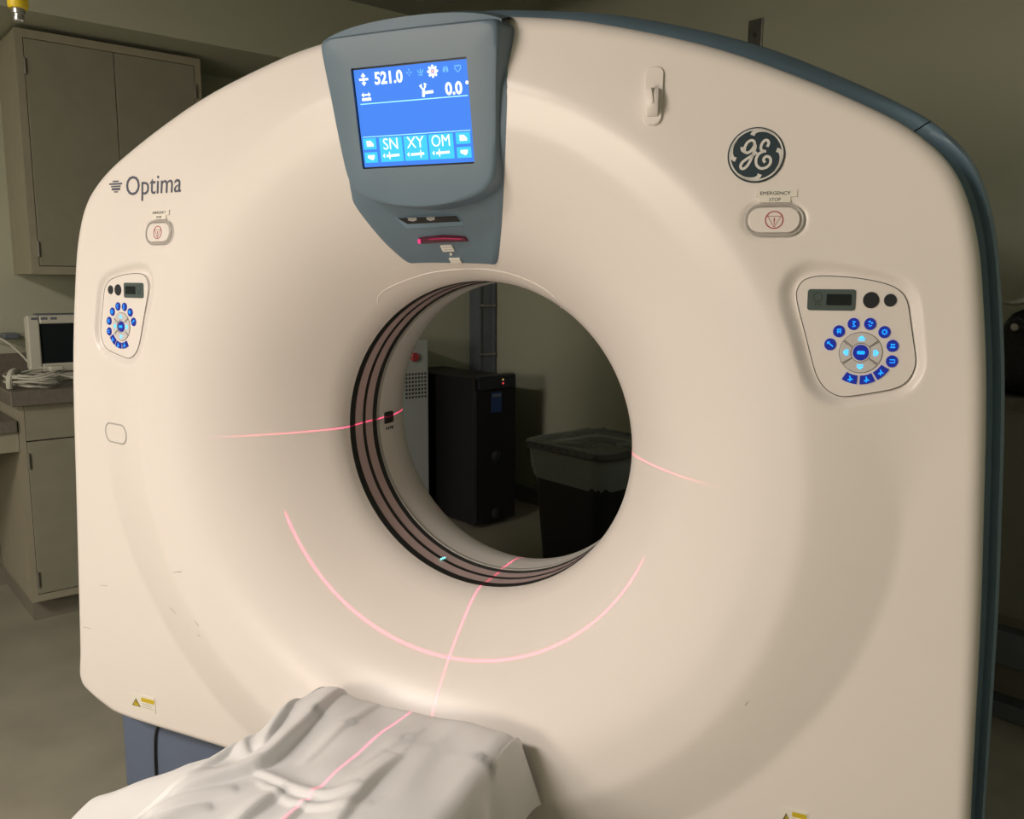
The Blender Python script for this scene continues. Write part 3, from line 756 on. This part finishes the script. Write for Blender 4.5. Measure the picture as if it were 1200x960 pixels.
def warning(px, py, w, h):
    M = frame_at(hit(px, py)); st = MB().prism(rrect(w, h, .002, 2), -.003, .0015, M).build('warning_sticker', M_sticker, scanner)
    tag(st, 'yellow and white warning sticker')
    x0 = -w/2
    MB().prism([(x0+.004, -h*.28), (x0+w*.40, -h*.28), (x0+w*.22, h*.22)], .0015, .0019, M).build('warning_triangle', M_print, st)
    MB().prism([(x0+.0075, -h*.235), (x0+w*.36, -h*.235), (x0+w*.22, h*.13)], .0018, .0022, M).build('warning_triangle', M_yellow, st)
    MB().box(x0+w*.21, x0+w*.23, -h*.15, h*.02, .0022, .0024, 0, M).build('warning_mark', M_print, st)
    MB().box(x0+w*.44, w/2-.002, h*.10, h*.36, .0015, .0019, 0, M).build('warning_bar', M_yellow, st)
    for k in range(3): MB().box(x0+w*.46, w/2-.004-.006*(k % 2), -h*.03-k*h*.12, -h*.0-k*h*.12, .0015, .0019, 0, M).build('warning_line', M_grey, st)
warning(168, 824, .078, .040); warning(930, 959, .046, .034)

for q in ([(203, 671), (212, 670)], [(199, 712), (206, 719)], [(228, 727), (233, 734)], [(231, 744), (235, 746)], [(118, 686), (126, 687)], [(98, 735), (106, 737)], [(873, 827), (877, 822)]):
    P = hit(*q[0]); M = frame_at(P); a, c = local(M, *q[0]), local(M, *q[1])
    MB().ribbon([a, ((a[0]+c[0])/2, (a[1]+c[1])/2+.0006), c], .0011, -.001, .0007, M).build('scuff_mark', M_grey, scanner)

hook = thing('wall_hook', 'small white adhesive plastic hook stuck on the upper right of the gantry face', 'hook')
M = frame_at(hit(766, 113)); hook.matrix_world = Matrix.Identity(4)
hw = abs(local(M, 755.5, 113)[0]-local(M, 777, 113)[0]); hh = abs(local(M, 766, 77)[1]-local(M, 766, 146)[1])
hook.location = M.translation; Mi = Matrix.Translation(-M.translation) @ M
MB().prism(rrect(hw, hh, .012, 6), -.004, .005, Mi, .0025).build('hook_plate', M_pad, hook)
b = MB(); n = 14
prof = spline([(.012, .005), (.008, .014), (-.004, .020), (-.020, .020), (-.030, .014), (-.036, .006)], 4); V = []; F = []
for k, (y, z) in enumerate(prof):
    w = .009+.0015*math.sin(k/len(prof)*math.pi)
    for x, zz in ((-w, .004), (-w*.9, max(z-.001, .004)), (-w*.5, z+.001), (w*.5, z+.001), (w*.9, max(z-.001, .004)), (w, .004)): V.append((x, y, zz))
for k in range(len(prof)-1):
    for j in range(5): F.append((k*6+j, k*6+j+1, (k+1)*6+j+1, (k+1)*6+j))
F += [tuple(range(6)), tuple(range((len(prof)-1)*6, len(prof)*6))]
b.add(V, F, Mi); b.build('hook_body', M_pad, hook, True)
MB().ribbon([(-.006, .014), (-.001, -.005), (.001, -.020)], .003, .018, .024, Mi).build('hook_rib', M_pad, hook)
MB().box(.93, .982, .05, .07, Z0+.432, Z0+.458, .004).build('side_latch', M_black, scanner)

# ------------------------------------------------------------------ positioning lasers (thin fans of red light)
def laser(name, loc, axis_n, fan_c, half, power, width=.0025):
    l = bpy.data.lights.new(name, 'POINT'); l.energy = power; l.shadow_soft_size = 0.0; l.color = (1.0, .03, .17); l.use_nodes = True
    nt = l.node_tree; N = nt.nodes; L = nt.links
    em = N['Emission']; g = N.new('ShaderNodeNewGeometry')
    def dot(v):
        d = N.new('ShaderNodeVectorMath'); d.operation = 'DOT_PRODUCT'; L.new(g.outputs['Incoming'], d.inputs[0]); d.inputs[1].default_value = v; return d.outputs['Value']
    def mth(op, a, b_=None):
        k = N.new('ShaderNodeMath'); k.operation = op
        for i, q in enumerate((a, b_)):
            if q is None: continue
            if isinstance(q, (int, float)): k.inputs[i].default_value = q
            else: L.new(q, k.inputs[i])
        return k.outputs[0]
    d = mth('DIVIDE', dot(axis_n), width); gss = mth('EXPONENT', mth('MULTIPLY', mth('MULTIPLY', d, d), -1.0))
    c = dot(fan_c); mr = N.new('ShaderNodeMapRange'); mr.inputs[1].default_value = math.cos(half); mr.inputs[2].default_value = math.cos(half*.94); mr.interpolation_type = 'SMOOTHSTEP'
    L.new(c, mr.inputs[0])
    L.new(mth('MULTIPLY', gss, mr.outputs[0]), em.inputs['Strength'])
    o = bpy.data.objects.new(name, l); COL.objects.link(o); o.location = loc
    return o
D = math.radians
laser('laser_axial', (0, -.1725, Z0+.415), (0, 1, 0), (0, 0, -1), D(36), 72)
laser('laser_sagittal', (0, -.1725, Z0+.415), (1, 0, 0), (0, -.08, -1), D(42), 72)
laser('laser_coronal', (.338, .172, Z0+.0), (0, 0, 1), Vector((-.97, -.33, 0)).normalized(), D(30), 70, .0018)
laser('laser_coronal', (-.338, .172, Z0+.0), (0, 0, 1), Vector((.97, -.22, 0)).normalized(), D(19), 70, .0018)

# ------------------------------------------------------------------ patient table and sheet
table = thing('patient_table', 'sheet covered scanner table standing in front of the bore', 'table', (0, -1.1, 0))
def tb(*a, **k): return MB().box(*a, **k)
V = []; F = []; nx = 15
for y in (-1.15, .775):
    for i in range(nx):
        t = -1+2*i/(nx-1); V.append((.21*t, y, .455+.030*t*t))
    for i in range(nx): t = 1-2*i/(nx-1); V.append((.21*t, y, .44+.028*t*t))
for i in range(2*nx): F.append((i, (i+1) % (2*nx), 2*nx+(i+1) % (2*nx), 2*nx+i))
F += [tuple(range(2*nx)), tuple(range(2*nx, 4*nx))]
obj('cradle', V, F, M_grey, table, True, 40)
tb(-.2, .2, -1.2, .72, .36, .44, .02).build('table_frame', M_grey, table)
tb(-.16, .16, -.9, .45, .08, .36, .03).build('lift_column', M_base, table)
tb(-.22, .22, -1.1, .62, 0, .08, .02).build('table_foot', M_base, table)

def sheet():
    rnd = random.Random(4)
    zt = Z0-.490
    # creases as polylines on the table top, (photo points projected to the table plane), amplitude, width
    def tp(px, py):
        d = ray(px, py); P = CAM+d*((zt-CAM[2])/d[2]); return (P[0], P[1])
    # (points, height, width on the left of the line, width on its right)
    cre = [([(410, 800), (372, 838), (332, 880), (304, 902), (262, 917), (195, 938)], .026, .034, .0065),
           ([(352, 812), (325, 852), (306, 884)], .016, .022, .006), ([(300, 850), (285, 870), (290, 890)], .014, .018, .008),
           ([(282, 850), (262, 882), (225, 905)], .014, .022, .008),
           ([(470, 887), (440, 915), (414, 946), (388, 975)], .016, .034, .007), 
           ([(425, 930), (380, 938), (332, 924), (299, 906)], .012, .016, .006), ([(440, 945), (390, 955), (340, 942), (300, 918)], .008, .014, .006),
           ([(330, 930), (300, 952), (262, 980)], .016, .022, .007), ([(360, 945), (335, 965), (300, 995)], .010, .016, .006),
           ([(250, 902), (205, 922), (140, 938)], .014, .016, .010), ([(280, 930), (230, 942), (170, 958)], .014, .018, .007), ([(250, 950), (205, 962), (150, 985)], .012, .016, .006),
           ([(540, 842), (520, 862), (494, 895), (464, 940)], .004, .026, .020),
           ([(430, 812), (470, 824), (530, 836)], .003, .02, .012), ([(455, 806), (400, 860), (352, 900)], .005, .016, .006),
           ([(500, 850), (455, 880), (420, 905)], .003, .014, .007)]
    segs = []
    for pts, amp, wl, wr in cre:
        q = [np.array(tp(*a)) for a in spline(pts, 4)]
        segs.append((np.array(q), amp, wl, wr))
    waves = [(rnd.uniform(5, 28), rnd.uniform(0, 6.28), rnd.uniform(0, 6.28), rnd.uniform(.0005, .0016)) for _ in range(16)]
    def bump(x, y):
        h = np.zeros_like(x)
        for q, amp, wl, wr in segs:
            best = np.full(x.shape, 1e9); ee = np.zeros_like(x); sg = np.zeros_like(x); n_ = len(q)-1
            for k in range(n_):
                d = q[k+1]-q[k]; vx = x-q[k][0]; vy = y-q[k][1]; t = np.clip((vx*d[0]+vy*d[1])/(d@d), 0, 1)
                dd = np.hypot(vx-t*d[0], vy-t*d[1]); mk = dd < best; best = np.where(mk, dd, best); ee = np.where(mk, (k+t)/n_, ee)
                sg = np.where(mk, d[0]*vy-d[1]*vx, sg)
            g = best/np.where(sg < 0, wl, wr); fade = np.sin(np.pi*np.clip(ee, .01, .99))**.6
            h += amp*np.exp(-g*g)*fade
        for f, an, ph, am in waves: h += am*np.sin(f*(x*math.cos(an)+y*math.sin(an))*2+ph)
        return h
    NU, NV = 340, 320; V = []; K = []
    y0, y1 = -.312, -1.55
    hw = .226
    for j in range(NV+1):
        v = j/NV; y = y0+(y1-y0)*(v**1.25)
        e = y0-y                       # distance from the far edge
        Rlen = .135+.03*math.sin(e*9)+(.26*float(sstep(.115, .16, e)))     # hem on the right
        Llen = .20+.12*float(sstep(.05, .4, e))
        tot = Llen+2*hw+Rlen
        for i in range(NU+1):
            s = -Llen-hw+tot*i/NU
            yy = y
            if abs(s) <= hw-.03:
                x, z = s, zt
            elif s > 0:
                q = s-(hw-.03); r = .03
                if q < r*math.pi/2: a = q/r; x = hw-.03+r*math.sin(a); z = zt-r*(1-math.cos(a))
                else:
                    d = q-r*math.pi/2; fl = .30*math.exp(-e/.10)+.05
                    fold = (.010*math.sin(e*34+.6)+.008*math.sin(e*61+1.7))*min(1, d/.1)*float(sstep(.03, .2, e))
                    x = hw+d*fl+fold; z = zt-r-d*math.sqrt(max(0, 1-fl*fl))
            else:
                q = -s-(hw-.03); r = .045
                fl = .30+.60*float(sstep(.02, .36, e)); am_ = math.acos(fl)
                if q < r*am_: a = q/r; x = -(hw-.03)-r*math.sin(a); z = zt-r*(1-math.cos(a))
                else:
                    d = q-r*am_; fold = .016*math.sin(e*22+1.)*min(1, d/.1)
                    x = -(hw-.03)-r*math.sin(am_)-d*math.cos(am_) ; z = zt-r*(1-math.cos(am_))-d*math.sin(am_)+fold
            top = math.exp(-max(0, abs(x)-hw)/.03) if s > 0 else math.exp(-max(0, abs(x)-hw-.02)/.30)
            # the far edge rolls over the end of the table a little
            roll = -.035*math.exp(-e/.014)-.012*math.exp(-e/.05) if abs(s) < hw else -.02*math.exp(-e/.02)
            roll += .016*math.exp(-((x+.20)/.05)**2)*math.exp(-e/.10)
            V.append((x, yy, z+roll)); K.append(top*min(1, .35+e/.06))
    V = np.array(V); V[:, 2] = np.maximum(V[:, 2]+bump(V[:, 0], V[:, 1])*np.array(K), .12)
    F = []
    w = NU+1
    for j in range(NV):
        for i in range(NU): F.append((j*w+i, j*w+i+1, (j+1)*w+i+1, (j+1)*w+i))
    o = obj('bed_sheet', V, F, M_sheet, None, True, 180)
    md = o.modifiers.new('thickness', 'SOLIDIFY'); md.thickness = .0022; md.offset = 1
    tag(o, 'rumpled white cotton sheet draped over the scanner table', 'sheet')
sheet()

# ------------------------------------------------------------------ cabinets along the left wall
def R_thing(name, label, cat, e2, e1, z, group=None): return thing(name, label, cat, room(e2, e1, z), RA, group)
t = R_thing('wall_cabinet', 'beige two door wall cabinet hung under the soffit', 'cabinet', -2.565, -.045, Z0+.365)
# local: x across (front at +.175), y along the wall
x1 = .175
MB().box(-.175, x1-.018, -.36, .36, 0, .94, .002).build('carcass', M_cab, t)
b = MB()
for a in ((-.36, -.333, 0, .94), (.333, .36, 0, .94)): b.box(x1-.018, x1, a[0], a[1], a[2], a[3])
b.box(x1-.018, x1, -.333, .333, 0, .032); b.box(x1-.018, x1, -.333, .333, .908, .94); b.build('face_frame', M_cab, t)
for y0, y1, hy in ((-.330, -.0015, -.330), (.0015, .330, .330)):
    d = MB().box(x1-.014, x1+.002, y0, y1, .0345, .9055, .0015).build('door', M_cabd, t)
    for zz in (.10, .80):
        MB().tube([(x1+.004, hy-.002 if hy < 0 else hy+.002, zz-.03), (x1+.004, hy-.002 if hy < 0 else hy+.002, zz+.03)], .006, 8).build('hinge', M_hinge, d)
b = MB()
for yy in (-.3315, 0, .3315): b.box(x1-.0165, x1-.0135, yy-.0016, yy+.0016, .033, .907)
b.box(x1-.0165, x1-.0135, -.333, .333, .0315, .0348); b.box(x1-.0165, x1-.0135, -.333, .333, .905, .9085); b.build('door_gap', M_gap, t)

t = R_thing('base_cabinet', 'beige base cabinet with a drawer above a hinged door left of the scanner', 'cabinet', -2.43, .03, 0)
x1 = .31; ya, yb = -.575, .60
MB().box(-.31, x1-.018, ya, yb, .10, .875, .002).build('carcass', M_cab, t)
MB().box(-.31, x1-.075, ya+.015, yb, 0, .10).build('toe_kick', M_base_b, t)
b = MB(); b.box(x1-.018, x1, ya, ya+.022, .10, .875); b.box(x1-.018, x1, yb-.022, yb, .10, .875); b.box(x1-.018, x1, ya+.022, yb-.022, .10, .128); b.box(x1-.018, x1, -.02, .02, .128, .875)
b.build('face_frame', M_cab, t)
for k, (y0, y1) in enumerate(((ya+.024, -.022), (.022, yb-.024))):
    dr = MB().box(x1-.014, x1+.002, y0, y1, .738, .873, .0015).build('drawer', M_cabd, t)
    yc = (y0+y1)/2 if k else y0+.225
    h = MB(); h.tube(spline([(x1+.002, yc-.05, .838), (x1+.024, yc-.045, .838), (x1+.026, yc, .838), (x1+.024, yc+.045, .838), (x1+.002, yc+.05, .838)], 4), .006, 8); h.build('pull', M_metal, dr, True)
    d = MB().box(x1-.014, x1+.002, y0, y1, .131, .733, .0015).build('door', M_cabd, t)
    for zz in (.19, .66):
        MB().tube([(x1+.004, y0+.001, zz-.03), (x1+.004, y0+.001, zz+.03)], .006, 8).build('hinge', M_hinge, d)
b = MB(); b.box(x1-.017, x1-.013, ya+.022, yb-.022, .7325, .7385); b.box(x1-.017, x1-.013, ya+.022, yb-.022, .127, .1315); b.box(x1-.017, x1-.013, ya+.021, ya+.0245, .128, .873); b.build('door_gap', M_gap, t)

t = R_thing('countertop', 'dark laminate countertop with backsplash on the beige base cabinet', 'countertop', -2.42, .03, .876)
MB().box(-.318, .335, -.60, .62, 0, .055, .004).build('slab', M_counter, t)
MB().box(-.318, -.298, -.60, .62, .055, .150, .002).build('backsplash', M_counter, t)
t = R_thing('desk', 'low beige desk section with knee space beside the base cabinet', 'desk', -2.43, -1.15, 0)
MB().box(-.308, .32, -.50, .60, .775, .82, .004).build('desktop', M_counter, t)
MB().box(.285, .305, -.50, .603, .70, .775).build('apron', M_cab, t)
MB().box(-.308, .29, -.54, -.50, 0, .775).build('end_panel', M_cab, t)
MB().box(-.308, -.29, -.5, .603, .1, .775).build('back_panel', M_cabd, t)
MB().box(-.308, -.298, -.50, .548, .82, .92, .002).build('backsplash', M_counter, t)

t = R_thing('monitor', 'white box shaped monitor with a dark screen on the countertop', 'monitor', -2.40, -.205, .932)
MB().box(-.045, .02, -.235, .235, .045, .265, .012).build('housing', M_ivory, t)
fr = MB()
fr.box(.02, .045, -.24, -.195, .04, .27, .006); fr.box(.02, .045, .195, .24, .04, .27, .006); fr.box(.02, .045, -.195, .195, .235, .27, .006); fr.box(.02, .045, -.195, .195, .04, .075, .006)
fr.build('bezel', M_ivory, t)
MB().box(.02, .034, -.196, .196, .074, .236).build('screen', M_lcd, t)
MB().box(-.04, .02, -.20, .20, .262, .275, .004).build('top_ridge', M_rack, t)
for k in range(3): MB().box(.035, .047, -.225+k*.035, -.20+k*.035, .252, .262, .002).build('button', M_rack, t)
MB().box(-.13, .03, -.15, .15, 0, .05, .006).build('stand', M_ivory, t)
MB().tube(spline([(.040, .20, .23), (.046, .12, .14), (.046, .07, .05)], 5), .004, 6).build('screen_cord', M_cable, t, True)

c1 = R_thing('cable_coil', 'coiled white patient cable lying on the countertop before the monitor', 'cable', -2.215, -.455, .932)
rnd = random.Random(3)
for k in range(9):                       # each turn of the coil is a loop of its own
    pts = []; ox, oy, r_ = rnd.uniform(-.010, .010), rnd.uniform(-.014, .014), .062+rnd.uniform(-.012, .016); ph = rnd.uniform(0, 6.28)
    for i in range(28):
        a = 2*math.pi*i/28; pts.append((ox+r_*1.30*math.cos(a), oy+r_*1.28*math.sin(a), .006+k*.0055+.006*math.sin(a+ph)+.004*math.sin(3*a+ph)+.006))
    MB().tube(pts, .0038, 6, None, True).build('cable_loop', M_cable, c1, True)
MB().tube(spline([(.045, -.100, .006), (.050, -.10, .04), (.03, -.085, .066), (.0, -.06, .06), (.0, -.055, .012)], 4), .011, 8).build('cable_tie', M_cable, c1, True)
MB().tube(spline([(.02, .07, .045), (.05, .13, .03), (.04, .20, .012), (.06, .26, .006)], 5), .0045, 6).build('cable_tail', M_cable, c1, True)
MB().box(-.02, .02, .045, .10, .055, .078, .008).build('plug', M_cable, c1)
c2 = R_thing('power_cable', 'thin white cable looping from the wall down behind the coil', 'cable', -2.60, -.47, .932)
MB().tube(spline([(-.13, -.12, .16), (-.06, -.06, .175), (.02, -.02, .16), (.08, .03, .10), (.13, .06, .04), (.18, .07, .006)], 6), .004, 6).build('cord', M_cable, c2, True)
MB().box(-.13, -.04, -.01, .05, .160, .185, .006).build('plug', M_rack, c2)
c3 = R_thing('lead_wire', 'white lead wire stretched across the counter toward the scanner', 'cable', -2.18, -.20, .932)
MB().tube(spline([(-.02, -.06, .006), (-.02, 0, .05), (.0, .12, .085), (.02, .25, .06), (.0, .36, .006)], 6), .004, 6).build('cord', M_cable, c3, True)

# ------------------------------------------------------------------ things seen through the bore
t = R_thing('power_supply_cabinet', 'black power supply cabinet with a blue label in the far corner', 'cabinet', -2.39, 1.725, 0)
MB().box(-.345, .33, -.145, .145, .03, .835, .008).build('body', M_dark, t)
MB().box(.33, .342, -.140, .140, .04, .77, .004).build('front_door', M_dark, t)
MB().prism([(.325, .775), (.352, .775), (.348, .845), (.32, .852)], -.12, .13, Matrix(((1, 0, 0, 0), (0, 0, 1, 0), (0, 1, 0, 0), (0, 0, 0, 1)))).build('control_console', M_knob, t)
lb = MB().box(.342, .345, -.035, .035, .645, .755).build('label', M_bluel, t)
MB().box(.345, .346, -.03, .03, .730, .745).build('label_band', M_rack, lb)
MB().box(.3505, .354, .035, .042, .818, .826).build('indicator_led', mat('led_amber', (.5, .3, .1), .3, emit=(.5, .35, .12)), t)
MB().box(.3505, .354, .035, .043, .797, .806).build('indicator_led', mat('led_red', (.5, .03, .03), .3, emit=(.75, .05, .06)), t)
for zz in (.40, .08): MB().lathe_z([(.001, .012), (.02, .010), (.032, 0)], (0, 0), 16, Matrix.Translation((.342, 0, zz)) @ Matrix.Rotation(math.pi/2, 4, 'Y')).build('door_catch', M_knob, t, True)

t = R_thing('power_distribution_box', 'pale grey metal cabinet with a red knob and vent holes behind the scanner', 'cabinet', -2.55, 1.28, 0)
MB().box(-.185, .185, -.22, .22, .0, 1.03, .006).build('body', M_pgrey, t)
MB().cyl((0, 0), .024, 0, .02, 20, Matrix.Translation((.185, .125, .94)) @ Matrix.Rotation(math.pi/2, 4, 'Y'), .004).build('knob', M_red, t)
for i in range(7):
    for j in range(7): MB().box(.184, .1862, .075+j*.0205-.006, .075+j*.0205+.006, .72+i*.021-.006, .72+i*.021+.006).build('vent_hole', M_gap, t)

t = R_thing('cable_duct', 'grey vertical metal cable duct standing in the far wall corner', 'duct', -2.69, 2.135, 0)
MB().box(-.048, .036, -.062, .068, .0, 2.05, .003).build('channel', M_rack, t)
MB().box(.036, .050, -.062, -.045, .0, 2.05).build('flange', M_rack, t); MB().box(.036, .050, .052, .068, .0, 2.05).build('flange', M_rack, t)
for zz in (.90, 1.20, 1.5): MB().tube([(.05, -.055, zz), (.062, -.05, zz), (.062, .058, zz), (.05, .062, zz)], .006, 8).build('bracket', M_metal, t)

# waste bin with clear liner
t = R_thing('waste_bin', 'black square waste bin with a clear plastic liner behind the scanner', 'bin', -1.08, 1.52, 0)
def rr_ring(w, r, z, n=6): return [(x, y, z) for x, y in rrect(w, w, r, n)]
def loft(rings, capb=True, capt=False):
    V = sum(rings, []); n = len(rings[0]); F = []
    for i in range(len(rings)-1):
        for j in range(n): k = (j+1) % n; F.append((i*n+j, i*n+k, (i+1)*n+k, (i+1)*n+j))
    if capb: F.append(tuple(range(n))[::-1])
    if capt: F.append(tuple(range((len(rings)-1)*n, len(rings)*n)))
    return V, F
V, F = loft([rr_ring(.36, .05, .0), rr_ring(.44, .06, .60), rr_ring(.445, .06, .62), rr_ring(.43, .055, .62), rr_ring(.35, .05, .02)])
obj('bin_body', V, F, M_dark, t, True, 40)
rnd = random.Random(8)
V, F = loft([[(x*(1+rnd.uniform(-.012, .012)), y*(1+rnd.uniform(-.012, .012)), z+rnd.uniform(-.012, .006)) for x, y, z in rr_ring(w, .07, z0, 9)] for w, z0 in
             ((.452, .50), (.470, .55), (.474, .60), (.478, .645), (.470, .662), (.40, .655), (.30, .648), (.15, .645))], False, True)
obj('bin_liner', V, F, M_bagclear, t, True, 60)
V, F = loft([rr_ring(.500, .075, .625, 8), rr_ring(.512, .08, .637, 8), rr_ring(.500, .075, .655, 8), rr_ring(.46, .065, .655, 8), rr_ring(.46, .065, .63, 8)], False)
obj('bin_rim', V, F, mat('rim_grey', (.075, .08, .082), .3), t, True, 40)
for k in range(9):
    MB().box(-.21+k*.052, -.19+k*.052, -.2545, -.249, .632, .648, .003).build('rim_clip', M_gap, t)
MB().box(.222, .2245, -.08, .0, .30, .42).build('bin_label', M_rack, t)
V, F = loft([rr_ring(.43, .05, .56), rr_ring(.36, .05, .60), rr_ring(.2, .04, .615)], False, True)
obj('bin_contents', V, F, mat('dark_waste', (.05, .055, .05), .6, vary=.4, scale=18, bump=.8, bscale=20), t, True, 60)

# wall plate on the far wall
t = R_thing('wall_plate', 'small steel junction plate on the far wall above the scanner', 'plate', -.845, YF, Z0+1.44)
MB().box(-.036, .036, -.012, 0, -.062, .062, .003).build('plate', M_metal, t)
MB().cyl((0, 0), .010, 0, .004, 14, Matrix.Translation((.0, -.012, -.005)) @ Matrix.Rotation(math.pi/2, 4, 'X')).build('jack', M_gap, t)

# yellow gas connector hanging at the top left
t = thing('hose_connector', 'yellow hose with a steel connector hanging from the ceiling', 'hose')
d = ray(22, 18); P = CAM+d*2.1; t.location = P
hgt = HC-P[2]
MB().tube([(0, 0, .03), (.0, 0, .12), (.01, .02, .4), (.02, .04, hgt)], .011, 12).build('hose', M_yel, t, True)
MB().lathe_z([(.0165, .012), (.0185, .016), (.0185, .05), (.014, .058), (.011, .06)], n=20).build('collar', M_yel, t, True)
MB().lathe_z([(.0085, -.012), (.0105, -.010), (.0105, -.004), (.009, -.003), (.009, .002), (.012, .003), (.012, .013), (.0095, .014)], n=20).build('coupling', M_metal, t, True, 30)

# ------------------------------------------------------------------ right-hand counter with a bag
t = R_thing('equipment_cart', 'grey counter unit with lower rails behind the right edge of the scanner', 'counter', .92, 1.86, 0)
MB().box(-.50, .70, -.26, .32, .975, 1.01, .004).build('top', M_counter, t)
MB().box(-.48, .68, -.20, .30, .32, .975).build('cabinet_body', mat('cart_grey', (.23, .235, .20), .5, vary=.03), t)
MB().box(-.50, .70, -.25, .30, .175, .285, .006).build('lower_shelf', M_rack, t)
MB().box(-.50, .70, -.25, .30, .0, .055, .006).build('foot_rail', M_rack, t)
MB().box(-.48, .68, -.18, .30, .055, .175).build('plinth', M_base_b, t)
MB().box(-.48, .68, -.19, .29, .285, .32).build('shelf_back', M_base_b, t)
MB().tube(spline([(-.30, -.262, .93), (-.26, -.264, .945), (-.24, -.264, .95)], 4), .004, 6).build('edge_mark', M_gap, t)
t = R_thing('leather_bag', 'black leather bag sitting on the counter at the right edge', 'bag', .615, 1.80, 1.012)
V = []; F = []; rings = []
rnd = random.Random(2)
for k, (w, dpt, z) in enumerate(((.17, .09, .0), (.20, .115, .02), (.205, .12, .10), (.20, .105, .18), (.18, .07, .235), (.12, .035, .258), (.05, .01, .262))):
    n = 28; rings.append([(w*math.cos(2*math.pi*i/n)*(1+.05*math.sin(5*i+k)), dpt*math.sin(2*math.pi*i/n)*(1+.06*math.sin(3*i+2*k)), z+(.012*math.sin(i*1.7+k) if k > 1 else 0)) for i in range(n)])
V, F = loft(rings, True, True); obj('bag_body', V, F, M_bag, t, True, 80)
MB().tube(spline([(-.12, -.09, .20), (-.11, -.12, .23), (-.05, -.13, .18), (.0, -.125, .10), (.05, -.12, .17), (.10, -.10, .22)], 6), .010, 8).build('strap', M_bag, t, True)
MB().lathe_z([(.012, 0), (.014, .004), (.010, .008)], n=12, M=Matrix.Translation((-.115, -.115, .21)) @ Matrix.Rotation(math.pi/2, 4, 'X')).build('buckle', M_metal, t)
t = R_thing('paper_stack', 'crumpled white paper lying over the black bag', 'paper', .66, 1.86, 1.285)
V = []; F = []
for i in range(9):
    for j in range(9):
        x = -.26+i*.055; y = -.10+j*.03; V.append((x, y, .012+.10*max(0, x+.05)+.008*math.sin(x*30+y*20)+.006*math.cos(y*50)))
for i in range(8):
    for j in range(8): F.append((i*9+j, i*9+j+1, (i+1)*9+j+1, (i+1)*9+j))
o = obj('sheet', V, F, M_paper, t, True, 60); o.modifiers.new('t', 'SOLIDIFY').thickness = .003
